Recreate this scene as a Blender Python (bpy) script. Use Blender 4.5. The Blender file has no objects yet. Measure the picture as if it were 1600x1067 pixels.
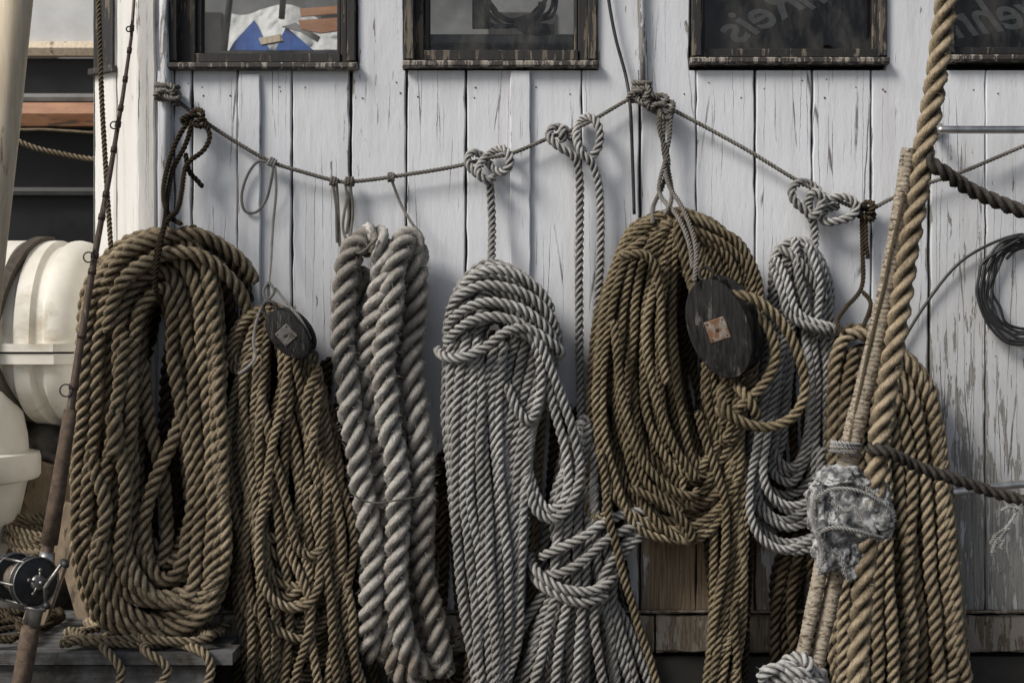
import bpy, math, random
import numpy as np
from mathutils import Matrix, Vector
random.seed(7); rng=np.random.default_rng(7)
S=0.0015; D=2133.0; ZC=0.865
scene=bpy.context.scene
def sc(d): return (D-d)/D
def P(u,v,d=0.0):
    k=sc(d); return ((u-800)*S*k, -d*S, ZC+(533.5-v)*S*k)
def PA(a):
    a=np.asarray(a,float); k=(D-a[:,2])/D
    return np.stack([(a[:,0]-800)*S*k, -a[:,2]*S, ZC+(533.5-a[:,1])*S*k],1)

# ------------------------------------------------------------ object helpers
def raw_mesh(name,co,quads=None,tris=None,polys=None,uv=None,attrs=None,mat=None,smooth=False,parent=None):
    co=np.asarray(co,float)
    c=(co.max(0)+co.min(0))/2
    me=bpy.data.meshes.new(name)
    if polys is not None:
        me.from_pydata((co-c).tolist(),[],polys)
        if smooth: me.polygons.foreach_set('use_smooth',[True]*len(me.polygons))
        if uv is not None:
            l=me.uv_layers.new(name='UVMap'); l.data.foreach_set('uv',np.asarray(uv,np.float32).ravel())
    else:
        nq=0 if quads is None else len(quads); nt=0 if tris is None else len(tris)
        loops=[]
        if nq: loops.append(np.asarray(quads).ravel())
        if nt: loops.append(np.asarray(tris).ravel())
        loops=np.concatenate(loops).astype(np.int32)
        me.vertices.add(len(co)); me.vertices.foreach_set('co',(co-c).astype(np.float32).ravel())
        me.loops.add(len(loops)); me.loops.foreach_set('vertex_index',loops)
        me.polygons.add(nq+nt)
        st=np.concatenate([np.arange(nq)*4,nq*4+np.arange(nt)*3]).astype(np.int32)
        me.polygons.foreach_set('loop_start',st)
        me.polygons.foreach_set('use_smooth',np.full(nq+nt,smooth))
        if uv is not None:
            l=me.uv_layers.new(name='UVMap'); l.data.foreach_set('uv',np.asarray(uv,np.float32).ravel())
    if attrs:
        for k,a in attrs.items():
            at=me.attributes.new(k,'FLOAT','POINT'); at.data.foreach_set('value',np.asarray(a,np.float32))
    me.update(calc_edges=True)
    if mat: me.materials.append(mat)
    ob=bpy.data.objects.new(name,me); ob.location=c
    scene.collection.objects.link(ob)
    if parent: attach(ob,parent)
    return ob
def attach(ob,parent):
    ob.parent=parent
    tot=Vector(parent['_w']) if '_w' in parent else Vector(parent.location)
    ob['_w']=list(ob.location)
    ob.matrix_parent_inverse=Matrix.Translation(-tot)
def empty(name,loc):
    e=bpy.data.objects.new(name,None); e.location=loc; e.empty_display_size=0.05
    scene.collection.objects.link(e); return e
def tag(o,label,cat,group=None):
    o['label']=label; o['category']=cat
    if group: o['group']=group
    return o
class MB:
    def __init__(s): s.v=[]; s.f=[]
    def add(s,vs,fs):
        b=len(s.v); s.v+= [tuple(x) for x in vs]; s.f+=[tuple(i+b for i in f) for f in fs]
    def box(s,u0,u1,v0,v1,d0,d1,bev=1.0):
        km=sc((d0+d1)/2)
        def q(u,v,d):
            return ((u-800)*S*km,-d*S,ZC+(533.5-v)*S*km)
        b=bev
        L=[(0,d0),(0,d1-b),(b,d1)]
        vs=[]
        for ins,d in L:
            vs+=[q(u0+ins,v0+ins,d),q(u1-ins,v0+ins,d),q(u1-ins,v1-ins,d),q(u0+ins,v1-ins,d)]
        fs=[(0,1,2,3)]
        for l in range(2):
            for i in range(4):
                j=(i+1)%4; a=l*4
                fs.append((a+j,a+i,a+4+i,a+4+j))
        fs.append((11,10,9,8))
        s.add(vs,fs)
    def tube(s,pts,rad,n=10,caps=True):
        pts=[Vector(p) for p in pts]; m=len(pts)
        if not hasattr(rad,'__len__'): rad=[rad]*m
        nrm=None; vs=[];fs=[]
        for i in range(m):
            t=(pts[min(i+1,m-1)]-pts[max(i-1,0)]).normalized()
            if nrm is None:
                nrm=t.orthogonal().normalized()
            nrm=(nrm-t*nrm.dot(t)).normalized(); bn=t.cross(nrm)
            for k in range(n):
                a=2*math.pi*k/n
                vs.append(pts[i]+(nrm*math.cos(a)+bn*math.sin(a))*rad[i])
        for i in range(m-1):
            for k in range(n):
                k2=(k+1)%n
                fs.append((i*n+k,i*n+k2,(i+1)*n+k2,(i+1)*n+k))
        if caps:
            fs.append(tuple(range(n-1,-1,-1))); fs.append(tuple((m-1)*n+k for k in range(n)))
        s.add(vs,fs)
    def lens(s,M,w,h,prof,n=32):
        vs=[];fs=[]
        for (r,z) in prof:
            for k in range(n):
                a=2*math.pi*k/n
                vs.append(M@Vector((w*r*math.cos(a),h*r*math.sin(a),z)))
        for i in range(len(prof)-1):
            for k in range(n):
                k2=(k+1)%n; fs.append((i*n+k,i*n+k2,(i+1)*n+k2,(i+1)*n+k))
        fs.append(tuple(range(n-1,-1,-1))); fs.append(tuple((len(prof)-1)*n+k for k in range(n)))
        s.add(vs,fs)
    def obj(s,name,mat,parent=None,smooth=False,auto=False):
        o=raw_mesh(name,s.v,polys=s.f,mat=mat,smooth=smooth,parent=parent)
        if auto:
            try: o.data.set_sharp_from_angle(angle=math.radians(35))
            except Exception: pass
        return o

# ------------------------------------------------------------ node helpers
class NT:
    def __init__(s,name):
        s.m=bpy.data.materials.new(name); s.m.use_nodes=True; s.t=s.m.node_tree; s.t.nodes.clear()
        s.out=s.t.nodes.new('ShaderNodeOutputMaterial'); s.b=s.t.nodes.new('ShaderNodeBsdfPrincipled')
        s.t.links.new(s.b.outputs[0],s.out.inputs[0])
        s.pos=s.t.nodes.new('ShaderNodeNewGeometry').outputs['Position']
    def n(s,ty,**k):
        x=s.t.nodes.new(ty)
        for a,b in k.items(): setattr(x,a,b)
        return x
    def put(s,sock,val):
        if isinstance(val,bpy.types.NodeSocket): s.t.links.new(val,sock)
        elif isinstance(val,(tuple,list)) and len(val)==3 and sock.type=='RGBA': sock.default_value=(*val,1)
        else: sock.default_value=val
    def math(s,op,a,b=0.0,c=0.0,clamp=False):
        x=s.n('ShaderNodeMath',operation=op,use_clamp=clamp); s.put(x.inputs[0],a); s.put(x.inputs[1],b); s.put(x.inputs[2],c); return x.outputs[0]
    def mix(s,f,a,b,blend='MIX'):
        x=s.n('ShaderNodeMix',data_type='RGBA',blend_type=blend); s.put(x.inputs[0],f); s.put(x.inputs[6],a); s.put(x.inputs[7],b); return x.outputs[2]
    def scale(s,vec,v):
        x=s.n('ShaderNodeVectorMath',operation='MULTIPLY'); s.put(x.inputs[0],vec); x.inputs[1].default_value=v; return x.outputs[0]
    def noise(s,vec,scale=1,detail=5,rough=.6,dist=0):
        x=s.n('ShaderNodeTexNoise'); s.put(x.inputs['Vector'],vec); x.inputs['Scale'].default_value=scale; x.inputs['Detail'].default_value=detail
        x.inputs['Roughness'].default_value=rough; x.inputs['Distortion'].default_value=dist; return x.outputs['Fac']
    def vor(s,vec,scale=1,feature='DISTANCE_TO_EDGE'):
        x=s.n('ShaderNodeTexVoronoi',feature=feature); s.put(x.inputs['Vector'],vec); x.inputs['Scale'].default_value=scale; return x.outputs['Distance']
    def mr(s,v,a,b,c=0.,d=1.):
        x=s.n('ShaderNodeMapRange'); s.put(x.inputs[0],v)
        for i,k in enumerate((a,b,c,d)): x.inputs[i+1].default_value=k
        return x.outputs[0]
    def bump(s,h,strength=.5,dist=.002,normal=None):
        x=s.n('ShaderNodeBump'); x.inputs['Strength'].default_value=strength; x.inputs['Distance'].default_value=dist; s.put(x.inputs['Height'],h)
        if normal: s.put(x.inputs['Normal'],normal)
        return x.outputs[0]
    def fin(s,col,rough=.8,nrm=None,metal=0.,spec=None):
        s.put(s.b.inputs['Base Color'],col); s.put(s.b.inputs['Roughness'],rough); s.put(s.b.inputs['Metallic'],metal)
        if nrm: s.put(s.b.inputs['Normal'],nrm)
        if spec is not None: s.b.inputs['Specular IOR Level'].default_value=spec
        return s.m
    def sep(s,v):
        x=s.n('ShaderNodeSeparateXYZ'); s.put(x.inputs[0],v); return x.outputs

def rope_mat(name,base,dark,light,groove_shade=.95,low=None):
    t=NT(name)
    uv=t.n('ShaderNodeUVMap').outputs[0]; q=t.sep(uv)
    w=t.math('MULTIPLY_ADD',q[1],1.2,q[0])
    c=t.n('ShaderNodeCombineXYZ'); t.put(c.inputs[0],t.math('MULTIPLY',w,5.0)); t.put(c.inputs[1],t.math('MULTIPLY',q[1],.7))
    fib=t.noise(c.outputs[0],1.8,3,.8)
    g=t.n('ShaderNodeAttribute',attribute_name='groove_shade').outputs['Fac']
    ti=t.n('ShaderNodeAttribute',attribute_name='tint').outputs['Fac']
    big=t.noise(t.pos,9,3,.6)
    f=t.mr(t.math('ADD',t.math('MULTIPLY',fib,1.0),t.math('MULTIPLY',big,.5)),.58,.88)
    col=t.mix(f,base,light)
    col=t.mix(t.math('MULTIPLY',t.mr(fib,.46,.30),.6),col,dark)
    col=t.mix(t.math('MULTIPLY',ti,.6),col,dark)
    dn=t.mr(t.noise(t.pos,38,4,.75),.50,.70)
    col=t.mix(t.math('MULTIPLY',dn,.55),col,dark)
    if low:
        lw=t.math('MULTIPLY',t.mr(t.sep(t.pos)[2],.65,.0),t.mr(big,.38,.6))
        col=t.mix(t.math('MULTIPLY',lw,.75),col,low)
    g2=t.math('MULTIPLY',g,groove_shade)
    col=t.mix(g2,col,tuple(x*.12 for x in dark))  # occlusion shade between the strands painted into the rope colour
    return t.fin(col,.97,t.bump(fib,1.0,.0022),spec=.12)

def paint_mat(name,paint,paint2,wood,wood2,thr=.62,edge=.10,pos_wear=True,crack=1.0,rough=.55,bumpd=.0015,stain=(.30,.22,.14)):
    t=NT(name)
    p=t.sep(t.pos)
    uvq=t.sep(t.n('ShaderNodeUVMap').outputs[0])
    big=t.noise(t.scale(t.pos,(2.2,2.2,1.4)),1,2,.5)
    chip=t.noise(t.scale(t.pos,(60,60,8)),1,7,.68,.3)
    w=t.math('ADD',chip,t.math('MULTIPLY',t.math('SUBTRACT',big,.5),.5))
    if pos_wear:
        xr=t.mr(p[0],.84,1.0); zr=t.mr(p[2],.95,.15); z2=t.mr(p[2],1.42,1.15)
        w=t.math('ADD',w,t.math('MULTIPLY',t.math('MULTIPLY',xr,z2),.135))
        w=t.math('ADD',w,t.math('MULTIPLY',zr,.09))
        b1=t.math('MULTIPLY',t.mr(p[0],.27,.33),t.mr(p[0],.62,.55)); b1=t.math('MULTIPLY',b1,t.mr(p[2],.52,.40))
        w=t.math('ADD',w,t.math('MULTIPLY',b1,.30))
        e=t.math('ABSOLUTE',t.math('SUBTRACT',uvq[0],.5)); e=t.mr(e,.40,.5)
        w=t.math('ADD',w,t.math('MULTIPLY',t.math('POWER',e,2.0),edge))
    m=t.mr(w,thr,thr+.012)
    m1=t.mr(w,thr-.03,thr+.01)
    wob=t.noise(t.scale(t.pos,(40,40,16)),1,4,.7)
    cv=t.n('ShaderNodeVectorMath',operation='ADD'); t.put(cv.inputs[0],t.scale(t.pos,(70,40,2.0)))
    cb=t.n('ShaderNodeCombineXYZ'); t.put(cb.inputs[0],t.math('MULTIPLY',wob,.7)); t.put(cv.inputs[1],cb.outputs[0])
    vd=t.vor(cv.outputs[0],.55)
    cn=t.noise(t.scale(t.pos,(8,8,2.6)),1,5,.65)
    if pos_wear: cn=t.math('ADD',cn,t.math('MULTIPLY',t.math('MULTIPLY',xr,z2),.10))
    cr=t.mr(vd,.018,.003); cm=t.mr(cn,.51,.60)
    cr=t.math('MULTIPLY',t.math('MULTIPLY',cr,cm),crack)
    stn=t.noise(t.scale(t.pos,(22,22,1.6)),1,4,.65)
    pc=t.mix(t.mr(big,.3,.7),paint,paint2)
    pc=t.mix(t.math('MULTIPLY',t.mr(stn,.50,.75),.26),pc,stain)
    if pos_wear:
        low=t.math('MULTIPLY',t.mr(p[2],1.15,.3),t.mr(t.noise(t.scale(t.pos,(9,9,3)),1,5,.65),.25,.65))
        pc=t.mix(t.math('MULTIPLY',low,.70),pc,(.20,.185,.165))  # grey staining with a shadow gradient painted in towards the wall foot
        pc=t.mix(t.math('MULTIPLY',t.math('MULTIPLY',xr,z2),.30),pc,(.34,.335,.32))
    pc=t.mix(t.math('MULTIPLY',m1,.4),pc,stain)
    pc=t.mix(t.math('MULTIPLY',cr,.85),pc,(.06,.052,.045))
    gr=t.noise(t.scale(t.pos,(260,260,7)),1,4,.7)
    wc=t.mix(t.mr(gr,.3,.7),wood,wood2)
    if pos_wear: wc=t.mix(t.math('MULTIPLY',b1,.8),wc,t.mix(t.mr(gr,.35,.65),(.08,.05,.026),(.34,.235,.125)))
    col=t.mix(m,pc,wc)
    h=t.math('ADD',t.math('MULTIPLY',m,-1.0),t.math('MULTIPLY',cr,-.8))
    h=t.math('ADD',h,t.math('MULTIPLY',t.noise(t.scale(t.pos,(50,50,14)),1,5,.65),1.3))
    r=t.mix(m,(rough,)*3,(.9,)*3)
    return t.fin(col,r,t.bump(h,.9,bumpd))

def simple_mat(name,c1,c2,scale=30,rough=.6,metal=0.,bs=.3,bd=.001,stretch=(1,1,1),spot=None,spot_lo=.6,spec=None,soft=.05):
    t=NT(name); v=t.scale(t.pos,stretch)
    n=t.noise(v,scale,5,.65)
    col=t.mix(t.mr(n,.35,.65),c1,c2)
    rr=t.mr(n,.2,.8,rough-.1,min(1,rough+.12))
    if spot:
        m=t.mr(t.noise(v,scale*.5,6,.7,.5),spot_lo,spot_lo+soft)
        col=t.mix(m,col,spot)
    return t.fin(col,rr,t.bump(n,bs,bd),metal,spec)

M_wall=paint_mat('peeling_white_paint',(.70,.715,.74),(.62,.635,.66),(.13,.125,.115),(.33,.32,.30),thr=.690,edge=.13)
M_corner=paint_mat('corner_white_paint',(.78,.77,.73),(.70,.68,.64),(.2,.17,.13),(.33,.3,.26),thr=.65,pos_wear=False)
M_frame=paint_mat('weathered_black_frame',(.010,.009,.008),(.020,.018,.017),(.08,.065,.05),(.20,.17,.13),thr=.57,pos_wear=False,crack=.4,rough=.6,stain=(.04,.032,.025))
M_sill=paint_mat('weathered_sill_paint',(.025,.022,.02),(.05,.043,.038),(.42,.39,.34),(.12,.09,.07),thr=.53,pos_wear=False,crack=.4,stain=(.1,.08,.06))
M_beam=paint_mat('bare_beam_wood',(.24,.22,.19),(.14,.12,.095),(.05,.038,.026),(.17,.135,.095),thr=.51,pos_wear=False,stain=(.10,.07,.04))
BR=rope_mat('brown_hemp_rope',(.265,.205,.13),(.060,.044,.027),(.53,.435,.30))
BR2=rope_mat('dark_hemp_rope_crevice_shade',(.060,.045,.028),(.018,.013,.009),(.13,.10,.065))  # dark brown hemp, darkened further to paint crevice shade on rear ropes
OL=rope_mat('olive_brown_hemp_rope',(.21,.162,.098),(.044,.033,.02),(.44,.36,.235))
GY=rope_mat('grey_weathered_rope',(.41,.40,.375),(.14,.13,.115),(.68,.67,.645),low=(.25,.225,.19))
GY2=rope_mat('pale_grey_rope',(.44,.43,.41),(.16,.15,.135),(.71,.70,.68))
TH=rope_mat('thick_grey_hawser',(.39,.365,.325),(.15,.125,.10),(.62,.60,.555),.90,low=(.21,.155,.10))
LN=rope_mat('thin_grey_line',(.24,.225,.20),(.09,.077,.06),(.42,.39,.35),.6)
BK=rope_mat('dark_wet_rope',(.055,.048,.042),(.02,.018,.016),(.13,.115,.10),.8)
SH=rope_mat('tan_shroud_rope',(.28,.215,.14),(.08,.057,.035),(.53,.435,.30))
M_black=simple_mat('black_rubber',(.012,.012,.012),(.03,.03,.03),60,.5)
M_steel=simple_mat('brushed_steel',(.45,.44,.42),(.62,.60,.57),40,.35,1.0,.15)
M_int=simple_mat('dark_cabin_interior',(.02,.018,.016),(.045,.04,.035),12,.8)

# ------------------------------------------------------------ rope geometry
def catmull(c,per=14):
    c=np.asarray(c,float); c=np.vstack([2*c[0]-c[1],c,2*c[-1]-c[-2]])
    t=np.linspace(0,1,per,endpoint=False)[None,:,None]
    p0,p1,p2,p3=[c[i:len(c)-3+i][:,None,:] for i in range(4)]
    q=.5*((2*p1)+(-p0+p2)*t+(2*p0-5*p1+4*p2-p3)*t**2+(-p0+3*p1-3*p2+p3)*t**3)
    return np.vstack([q.reshape(-1,c.shape[1]),c[-2][None]])
def resample(p,ds):
    seg=np.linalg.norm(np.diff(p,axis=0),axis=1); keep=np.concatenate([[True],seg>1e-9]); p=p[keep]
    seg=np.linalg.norm(np.diff(p,axis=0),axis=1); L=np.concatenate([[0],np.cumsum(seg)])
    n=max(4,int(L[-1]/ds)+1); x=np.linspace(0,L[-1],n)
    return np.stack([np.interp(x,L,p[:,k]) for k in range(3)],1),x
PHI=np.radians([-60,-36,-12,12,36])
SEC_T=np.concatenate([PHI+math.radians(60+120*k) for k in range(3)])
SEC_R=np.concatenate([.5*np.cos(PHI)+np.sqrt(.25-(.5*np.sin(PHI))**2)]*3)
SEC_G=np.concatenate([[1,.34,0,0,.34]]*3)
def rope(name,paths,R,mat,parent=None,wob=.8,fuzz=1.0,pitch=4.7,hand=1,seg=11):
    """laid three-strand rope along each path of (u,v,d) points"""
    CO=[];Q=[];T=[];UV=[];UVT=[];G=[];TI=[]; base=0
    ns=len(SEC_T)
    for path in paths:
        a=np.asarray(path,float)
        Rw=R*S*sc(a[:,2].mean()); pw=pitch*Rw; ds=pw/seg
        p,L=resample(catmull(PA(a)),ds); m=len(p)
        if wob>0 and m>10:
            nk=max(4,int(L[-1]/(.07))+2); xk=np.linspace(0,L[-1],nk)
            for k in range(3):
                nz=rng.normal(0,wob*S,nk); p[:,k]+=np.interp(L,xk,nz)
            ker=np.hanning(11); ker/=ker.sum()
            for k in range(3):
                pp=np.pad(p[:,k],5,mode='edge')
                sm=np.convolve(pp,ker,'valid'); sm[0]=p[0,k]; sm[-1]=p[-1,k]; p[:,k]=sm
        t=np.gradient(p,axis=0); t/=np.linalg.norm(t,axis=1)[:,None]+1e-12
        cur=np.cross(t[0],[.3,.9,.31]); cur/=np.linalg.norm(cur)
        cx,cy,cz=cur
        tl=t.tolist(); nl=[]
        for (tx,ty,tz) in tl:
            dt=cx*tx+cy*ty+cz*tz; cx-=tx*dt; cy-=ty*dt; cz-=tz*dt
            l=math.sqrt(cx*cx+cy*cy+cz*cz)+1e-12; cx/=l;cy/=l;cz/=l; nl.append((cx,cy,cz))
        n=np.array(nl); b=np.cross(t,n)
        tw=hand*2*np.pi*L/pw
        ang=SEC_T[None,:]+tw[:,None]
        rr=SEC_R[None,:]*Rw*np.ones((m,1))
        rr[0]*=.55; rr[-1]*=.55
        rr=rr*(1+.03*rng.normal(size=(m,1)))
        v=p[:,None,:]+rr[...,None]*(np.cos(ang)[...,None]*n[:,None,:]+np.sin(ang)[...,None]*b[:,None,:])
        CO.append(v.reshape(-1,3))
        i=np.arange(m-1)[:,None]; k=np.arange(ns)[None,:]; k2=(k+1)%ns
        q=np.stack([base+i*ns+k,base+i*ns+k2,base+(i+1)*ns+k2,base+(i+1)*ns+k],-1).reshape(-1,4)
        Q.append(q)
        uu=np.concatenate([SEC_T,[SEC_T[0]+2*np.pi]])*hand; vv=L/Rw
        ua=np.broadcast_to(uu[None,:-1],(m-1,ns)); ub=np.broadcast_to(uu[None,1:],(m-1,ns))
        va=np.broadcast_to(vv[:-1,None],(m-1,ns)); vb=np.broadcast_to(vv[1:,None],(m-1,ns))
        UV.append(np.stack([np.stack([ua,va],-1),np.stack([ub,va],-1),np.stack([ub,vb],-1),np.stack([ua,vb],-1)],2).reshape(-1,2))
        G.append(np.tile(SEC_G,m))
        nk=max(3,int(L[-1]/.30)+2); ti=np.interp(L,np.linspace(0,L[-1],nk),np.clip(rng.normal(.38,.42,nk),0,1))
        TI.append(np.repeat(ti,ns)); nb=m*ns
        for cc,ix in ((p[0],np.arange(ns)),(p[-1],(m-1)*ns+np.arange(ns))):
            CO.append(cc[None]); G.append([1.]); TI.append([.5]); ci=base+nb
            a1=base+ix; T.append(np.stack([np.full(ns,ci),a1,np.roll(a1,-1)],1)); UVT.append(np.zeros((ns*3,2))); nb+=1
        if fuzz>0:
            nf=int(L[-1]*150*fuzz)
            if nf>0:
                ii=rng.integers(0,m,nf); aa=rng.uniform(0,2*np.pi,nf)
                rd=np.cos(aa)[:,None]*n[ii]+np.sin(aa)[:,None]*b[ii]
                p0=p[ii]+rd*Rw*.85
                dr=rd*rng.uniform(.25,1,(nf,1))+t[ii]*rng.uniform(-1,1,(nf,1))+rng.normal(0,.35,(nf,3)); dr/=np.linalg.norm(dr,axis=1)[:,None]
                ln=rng.uniform(.004,.011,(nf,1))*(.6+Rw/.02)
                sd=np.cross(dr,rng.normal(size=(nf,3))); sd/=np.linalg.norm(sd,axis=1)[:,None]+1e-9
                tri=np.stack([p0-sd*.0003,p0+sd*.0003,p0+dr*ln],1).reshape(-1,3)
                CO.append(tri); G.append(np.zeros(nf*3)); TI.append(np.zeros(nf*3))
                T.append(base+nb+np.arange(nf*3).reshape(-1,3)); UVT.append(np.tile([[0,0]],(nf*3,1))); nb+=nf*3
        base+=nb
    co=np.vstack(CO); uv=np.vstack(UV+UVT)
    return raw_mesh(name,co,np.vstack(Q),np.vstack(T),uv=uv,attrs={'groove_shade':np.concatenate(G),'tint':np.concatenate(TI)},mat=mat,smooth=True,parent=parent)

def skein(outer,inner,ts,ds,jit=4,jb=10,stretch=1.0,shift=(0,0)):
    o=np.array(outer,float); i=np.array(inner,float); M=len(o); N=len(ts); pts=[]
    top=o[:,1].min(); bot=o[:,1].max()
    for a in range(N):
        t0=ts[a]; t1=ts[min(a+1,N-1)]; e0=ds[a]; e1=ds[min(a+1,N-1)]
        ox=rng.normal(0,jit*.7); lob=rng.normal(0,jb)
        for j in range(M):
            f=(j/M); f=f*f*(3-2*f)
            t=t0+(t1-t0)*f; p=o[j]*(1-t)+i[j]*t
            h=(p[1]-top)/(bot-top)
            x=p[0]+rng.normal(0,jit)*(.3+.7*h)+ox*h+shift[0]
            y=top+(p[1]-top)*stretch+lob*h*h+rng.normal(0,jit*.5)+shift[1]
            d=e0+(e1-e0)*f+rng.normal(0,jit*.35)
            pts.append((x,y,d))
    return pts
def layered(outer,inner,nlay,n,d0,dd,front_in=.12,**k):
    ts=[];ds=[]
    for l in range(nlay):
        f=l/max(1,nlay-1); lo=front_in*f; hi=1-front_in*f
        t=np.linspace(lo,hi,n if l<nlay-1 else max(2,n-1))
        if l%2: t=t[::-1]
        ts+=list(t); ds+=[d0+dd*l]*len(t)
    return skein(outer,inner,ts,ds,**k)
def fan(left,right,n,d0,dd=0,jit=3):
    l=np.array(left,float); r=np.array(right,float); out=[]
    for a in range(n):
        t=(a+.5)/n+rng.normal(0,.25/n)
        p=l*(1-t)+r*t
        q=[(x+rng.normal(0,jit),y+rng.normal(0,jit*.5),d0+dd*math.sin(math.pi*min(1,max(0,t)))+rng.normal(0,jit*.6)) for x,y in p]
        out.append(q)
    return out
def knot(cx,cy,w,h,d,dz=7,rot=0,m=22):
    out=[]
    for k in range(m+1):
        t=2*math.pi*k/m
        x=(math.sin(t)+2*math.sin(2*t))/3; y=(math.cos(t)-2*math.cos(2*t))/3; z=-math.sin(3*t)
        X=x*math.cos(rot)-y*math.sin(rot); Y=x*math.sin(rot)+y*math.cos(rot)
        out.append((cx+X*w,cy+Y*h,d+z*dz))
    return out
def wrap(cx,cy,rx,rz,d,turns,dy,tilt=0,ph=0,m=12):
    out=[]
    for k in range(int(turns*m)+1):
        a=2*math.pi*k/m+ph
        out.append((cx+rx*math.cos(a),cy+dy*k/m+tilt*math.cos(a),d+rz*math.sin(a)))
    return out
def wrapline(cx,cy,r,turns,step,ang=0,d=14,m=9):
    out=[]; ca,sa=math.cos(ang),math.sin(ang)
    for k in range(int(turns*m)+1):
        a=2*math.pi*k/m; s=step*k/m-step*turns/2; q=r*math.cos(a)
        out.append((cx+s*ca-q*sa,cy+s*sa+q*ca,d+r*math.sin(a)))
    return out

# ------------------------------------------------------------ boat cabin
cabin=empty('boat_cabin',P(800,1090,0))
tag(cabin,'weathered white plank wheelhouse with peeling paint and black framed windows','boat cabin')
def planks(name,spec,mat,parent,d0=-14,d1=0,gap=2.2,jit=.55,T=None):
    V=[];F=[];UVl=[]
    for (u0,u1,v0,v1) in spec:
        a=u0+gap*random.uniform(.3,1.2); b=u1-gap*random.uniform(.3,1.2); off=random.uniform(-.7,.3)
        if v1<112: off=0
        n=max(2,int((v1-v0)/22)); base=len(V)
        for k in range(n+1):
            v=v0+(v1-v0)*k/n; j1=random.gauss(0,jit); j2=random.gauss(0,jit)
            oo=off if v>140 else 0
            c=[(a+j1,d0),(a+j1,d1-2+oo),(a+j1+1.8,d1+oo),((a+b)/2,d1+oo+random.gauss(0,.1)),(b+j2-1.8,d1+oo),(b+j2,d1-2+oo),(b+j2,d0)]
            for (u,d) in c:
                V.append(T(u,v,d) if T else ((u-800)*S,-d*S,ZC+(533.5-v)*S))
        uu=[0,0,.03,.5,.97,1,1]
        for k in range(n):
            for c in range(6):
                i=base+k*7+c
                F.append((i,i+7,i+8,i+1)); UVl+=[(uu[c],k/n),(uu[c],(k+1)/n),(uu[c+1],(k+1)/n),(uu[c+1],k/n)]
        F.append(tuple(base+c for c in range(7))); UVl+=[(.5,0)]*7
        F.append(tuple(base+n*7+c for c in range(6,-1,-1))); UVl+=[(.5,0)]*7
    return raw_mesh(name,V,polys=F,uv=UVl,mat=mat,parent=parent)
xs=[216,272,300,372,455,548,636,728,820,908,1000,1088,1180,1270,1362,1452,1540,1632,1720,1800]
WIN=[(265,558),(632,932),(1078,1382),(1470,1775)]
sp=[]
for a,b in zip(xs[:-1],xs[1:]):
    top=110.5
    if b<=272: top=-160
    sp.append((a,b,top,952))
up=[]
edges=[272]+[e for w in WIN for e in w if e>270]+[1800]
for i in range(1,len(edges)-1,2):
    up.append((edges[i],edges[i+1],-160,110.48))
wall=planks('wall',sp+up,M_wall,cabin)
mb=MB(); mb.box(216,1800,112,952,-24,-15,0); mb.obj('wall_backing',M_black,cabin)
def TA(u,v,d):
    f=(216-u)/52.0
    x=(216-800)*S - f*0.135 ; y=f*0.10
    nx,ny=-.6,-.8
    return (x+nx*d*S, y+ny*d*S*1.0, ZC+(533.5-v)*S)
planks('corner_wall',[(164,190,-160,1090),(190,216,-160,1090)],M_corner,cabin,T=TA,gap=.6,jit=.2)
planks('corner_window_frame',[(166,189,-160,96)],M_frame,cabin,d0=.5,d1=6,gap=.2,jit=.1,T=TA)
planks('corner_sill',[(163,192,97,106)],M_sill,cabin,d0=.5,d1=12,gap=.2,jit=.1,T=TA)
mb=MB()
xa=(216-800)*S-.135
mb.add([(xa,.10,ZC+1.1),(xa,1.0,ZC+1.1),(xa,1.0,0),(xa,.10,0)],[(0,1,2,3)]); mb.obj('side_wall',M_corner,cabin)
planks('trim_board',[(216,244,-160,1080)],M_corner,cabin,d0=1.5,d1=9,gap=.2)
planks('trim_board',[(248,268,113,952)],M_wall,cabin,d0=1.5,d1=10,gap=.2)
planks('trim_board',[(797,829,113,952)],M_wall,cabin,d0=1.5,d1=9,gap=.2)
planks('trim_board',[(373,408,118,952)],M_wall,cabin,d0=1.5,d1=8,gap=.2)
mb=MB(); mb.tube([P(1001,-160,10),P(1001,0,10),P(1003,60,10),P(1004,135,10)],5.5*S,12)
mb.obj('conduit_pipe',M_wall,cabin,smooth=True)
mb=MB(); mb.tube([P(257,-160,14),P(256,40,14),P(258,135,14),P(258,360,14)],7*S,12); mb.obj('conduit_pipe',M_wall,cabin,smooth=True)
def rough_beam(name,u0,u1,v0,v1,d0,d1,mat,jit=1.2):
    V=[];F=[]; n=max(3,int((u1-u0)/14))
    for k in range(n+1):
        u=u0+(u1-u0)*k/n; g=lambda s=jit: random.gauss(0,s)
        for (v,d) in ((v0,d0),(v0+g()*.6,d1-3+g()*.6),(v0+3+g(),d1+g()*.6),((v0+v1)/2+g()*2,d1+g()*.7),(v1-3+g(),d1+g()*.6),(v1+g()*.6,d1-3+g()*.6),(v1,d0)):
            V.append(P(u,v,d))
    for k in range(n):
        for c in range(6):
            i=k*7+c; F.append((i,i+1,i+8,i+7))
    F.append(tuple(range(6,-1,-1))); F.append(tuple(n*7+c for c in range(7)))
    raw_mesh(name,V,polys=F,mat=mat,parent=cabin)
for (a,b) in [(216,640),(643,1022),(1025,1430),(1433,1800)]:
    rough_beam('base_beam',a,b,960,1018,-20,20,M_beam)
rough_beam('ledge',216,1800,952.5,958,-20,26,M_beam,.7)
mb=MB(); mb.box(216,1800,1022,1100,-24,4,1); mb.obj('base_board',M_int,cabin)
M_rust=simple_mat('rusty_iron',(.07,.035,.02),(.15,.08,.05),80,.8)
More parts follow.
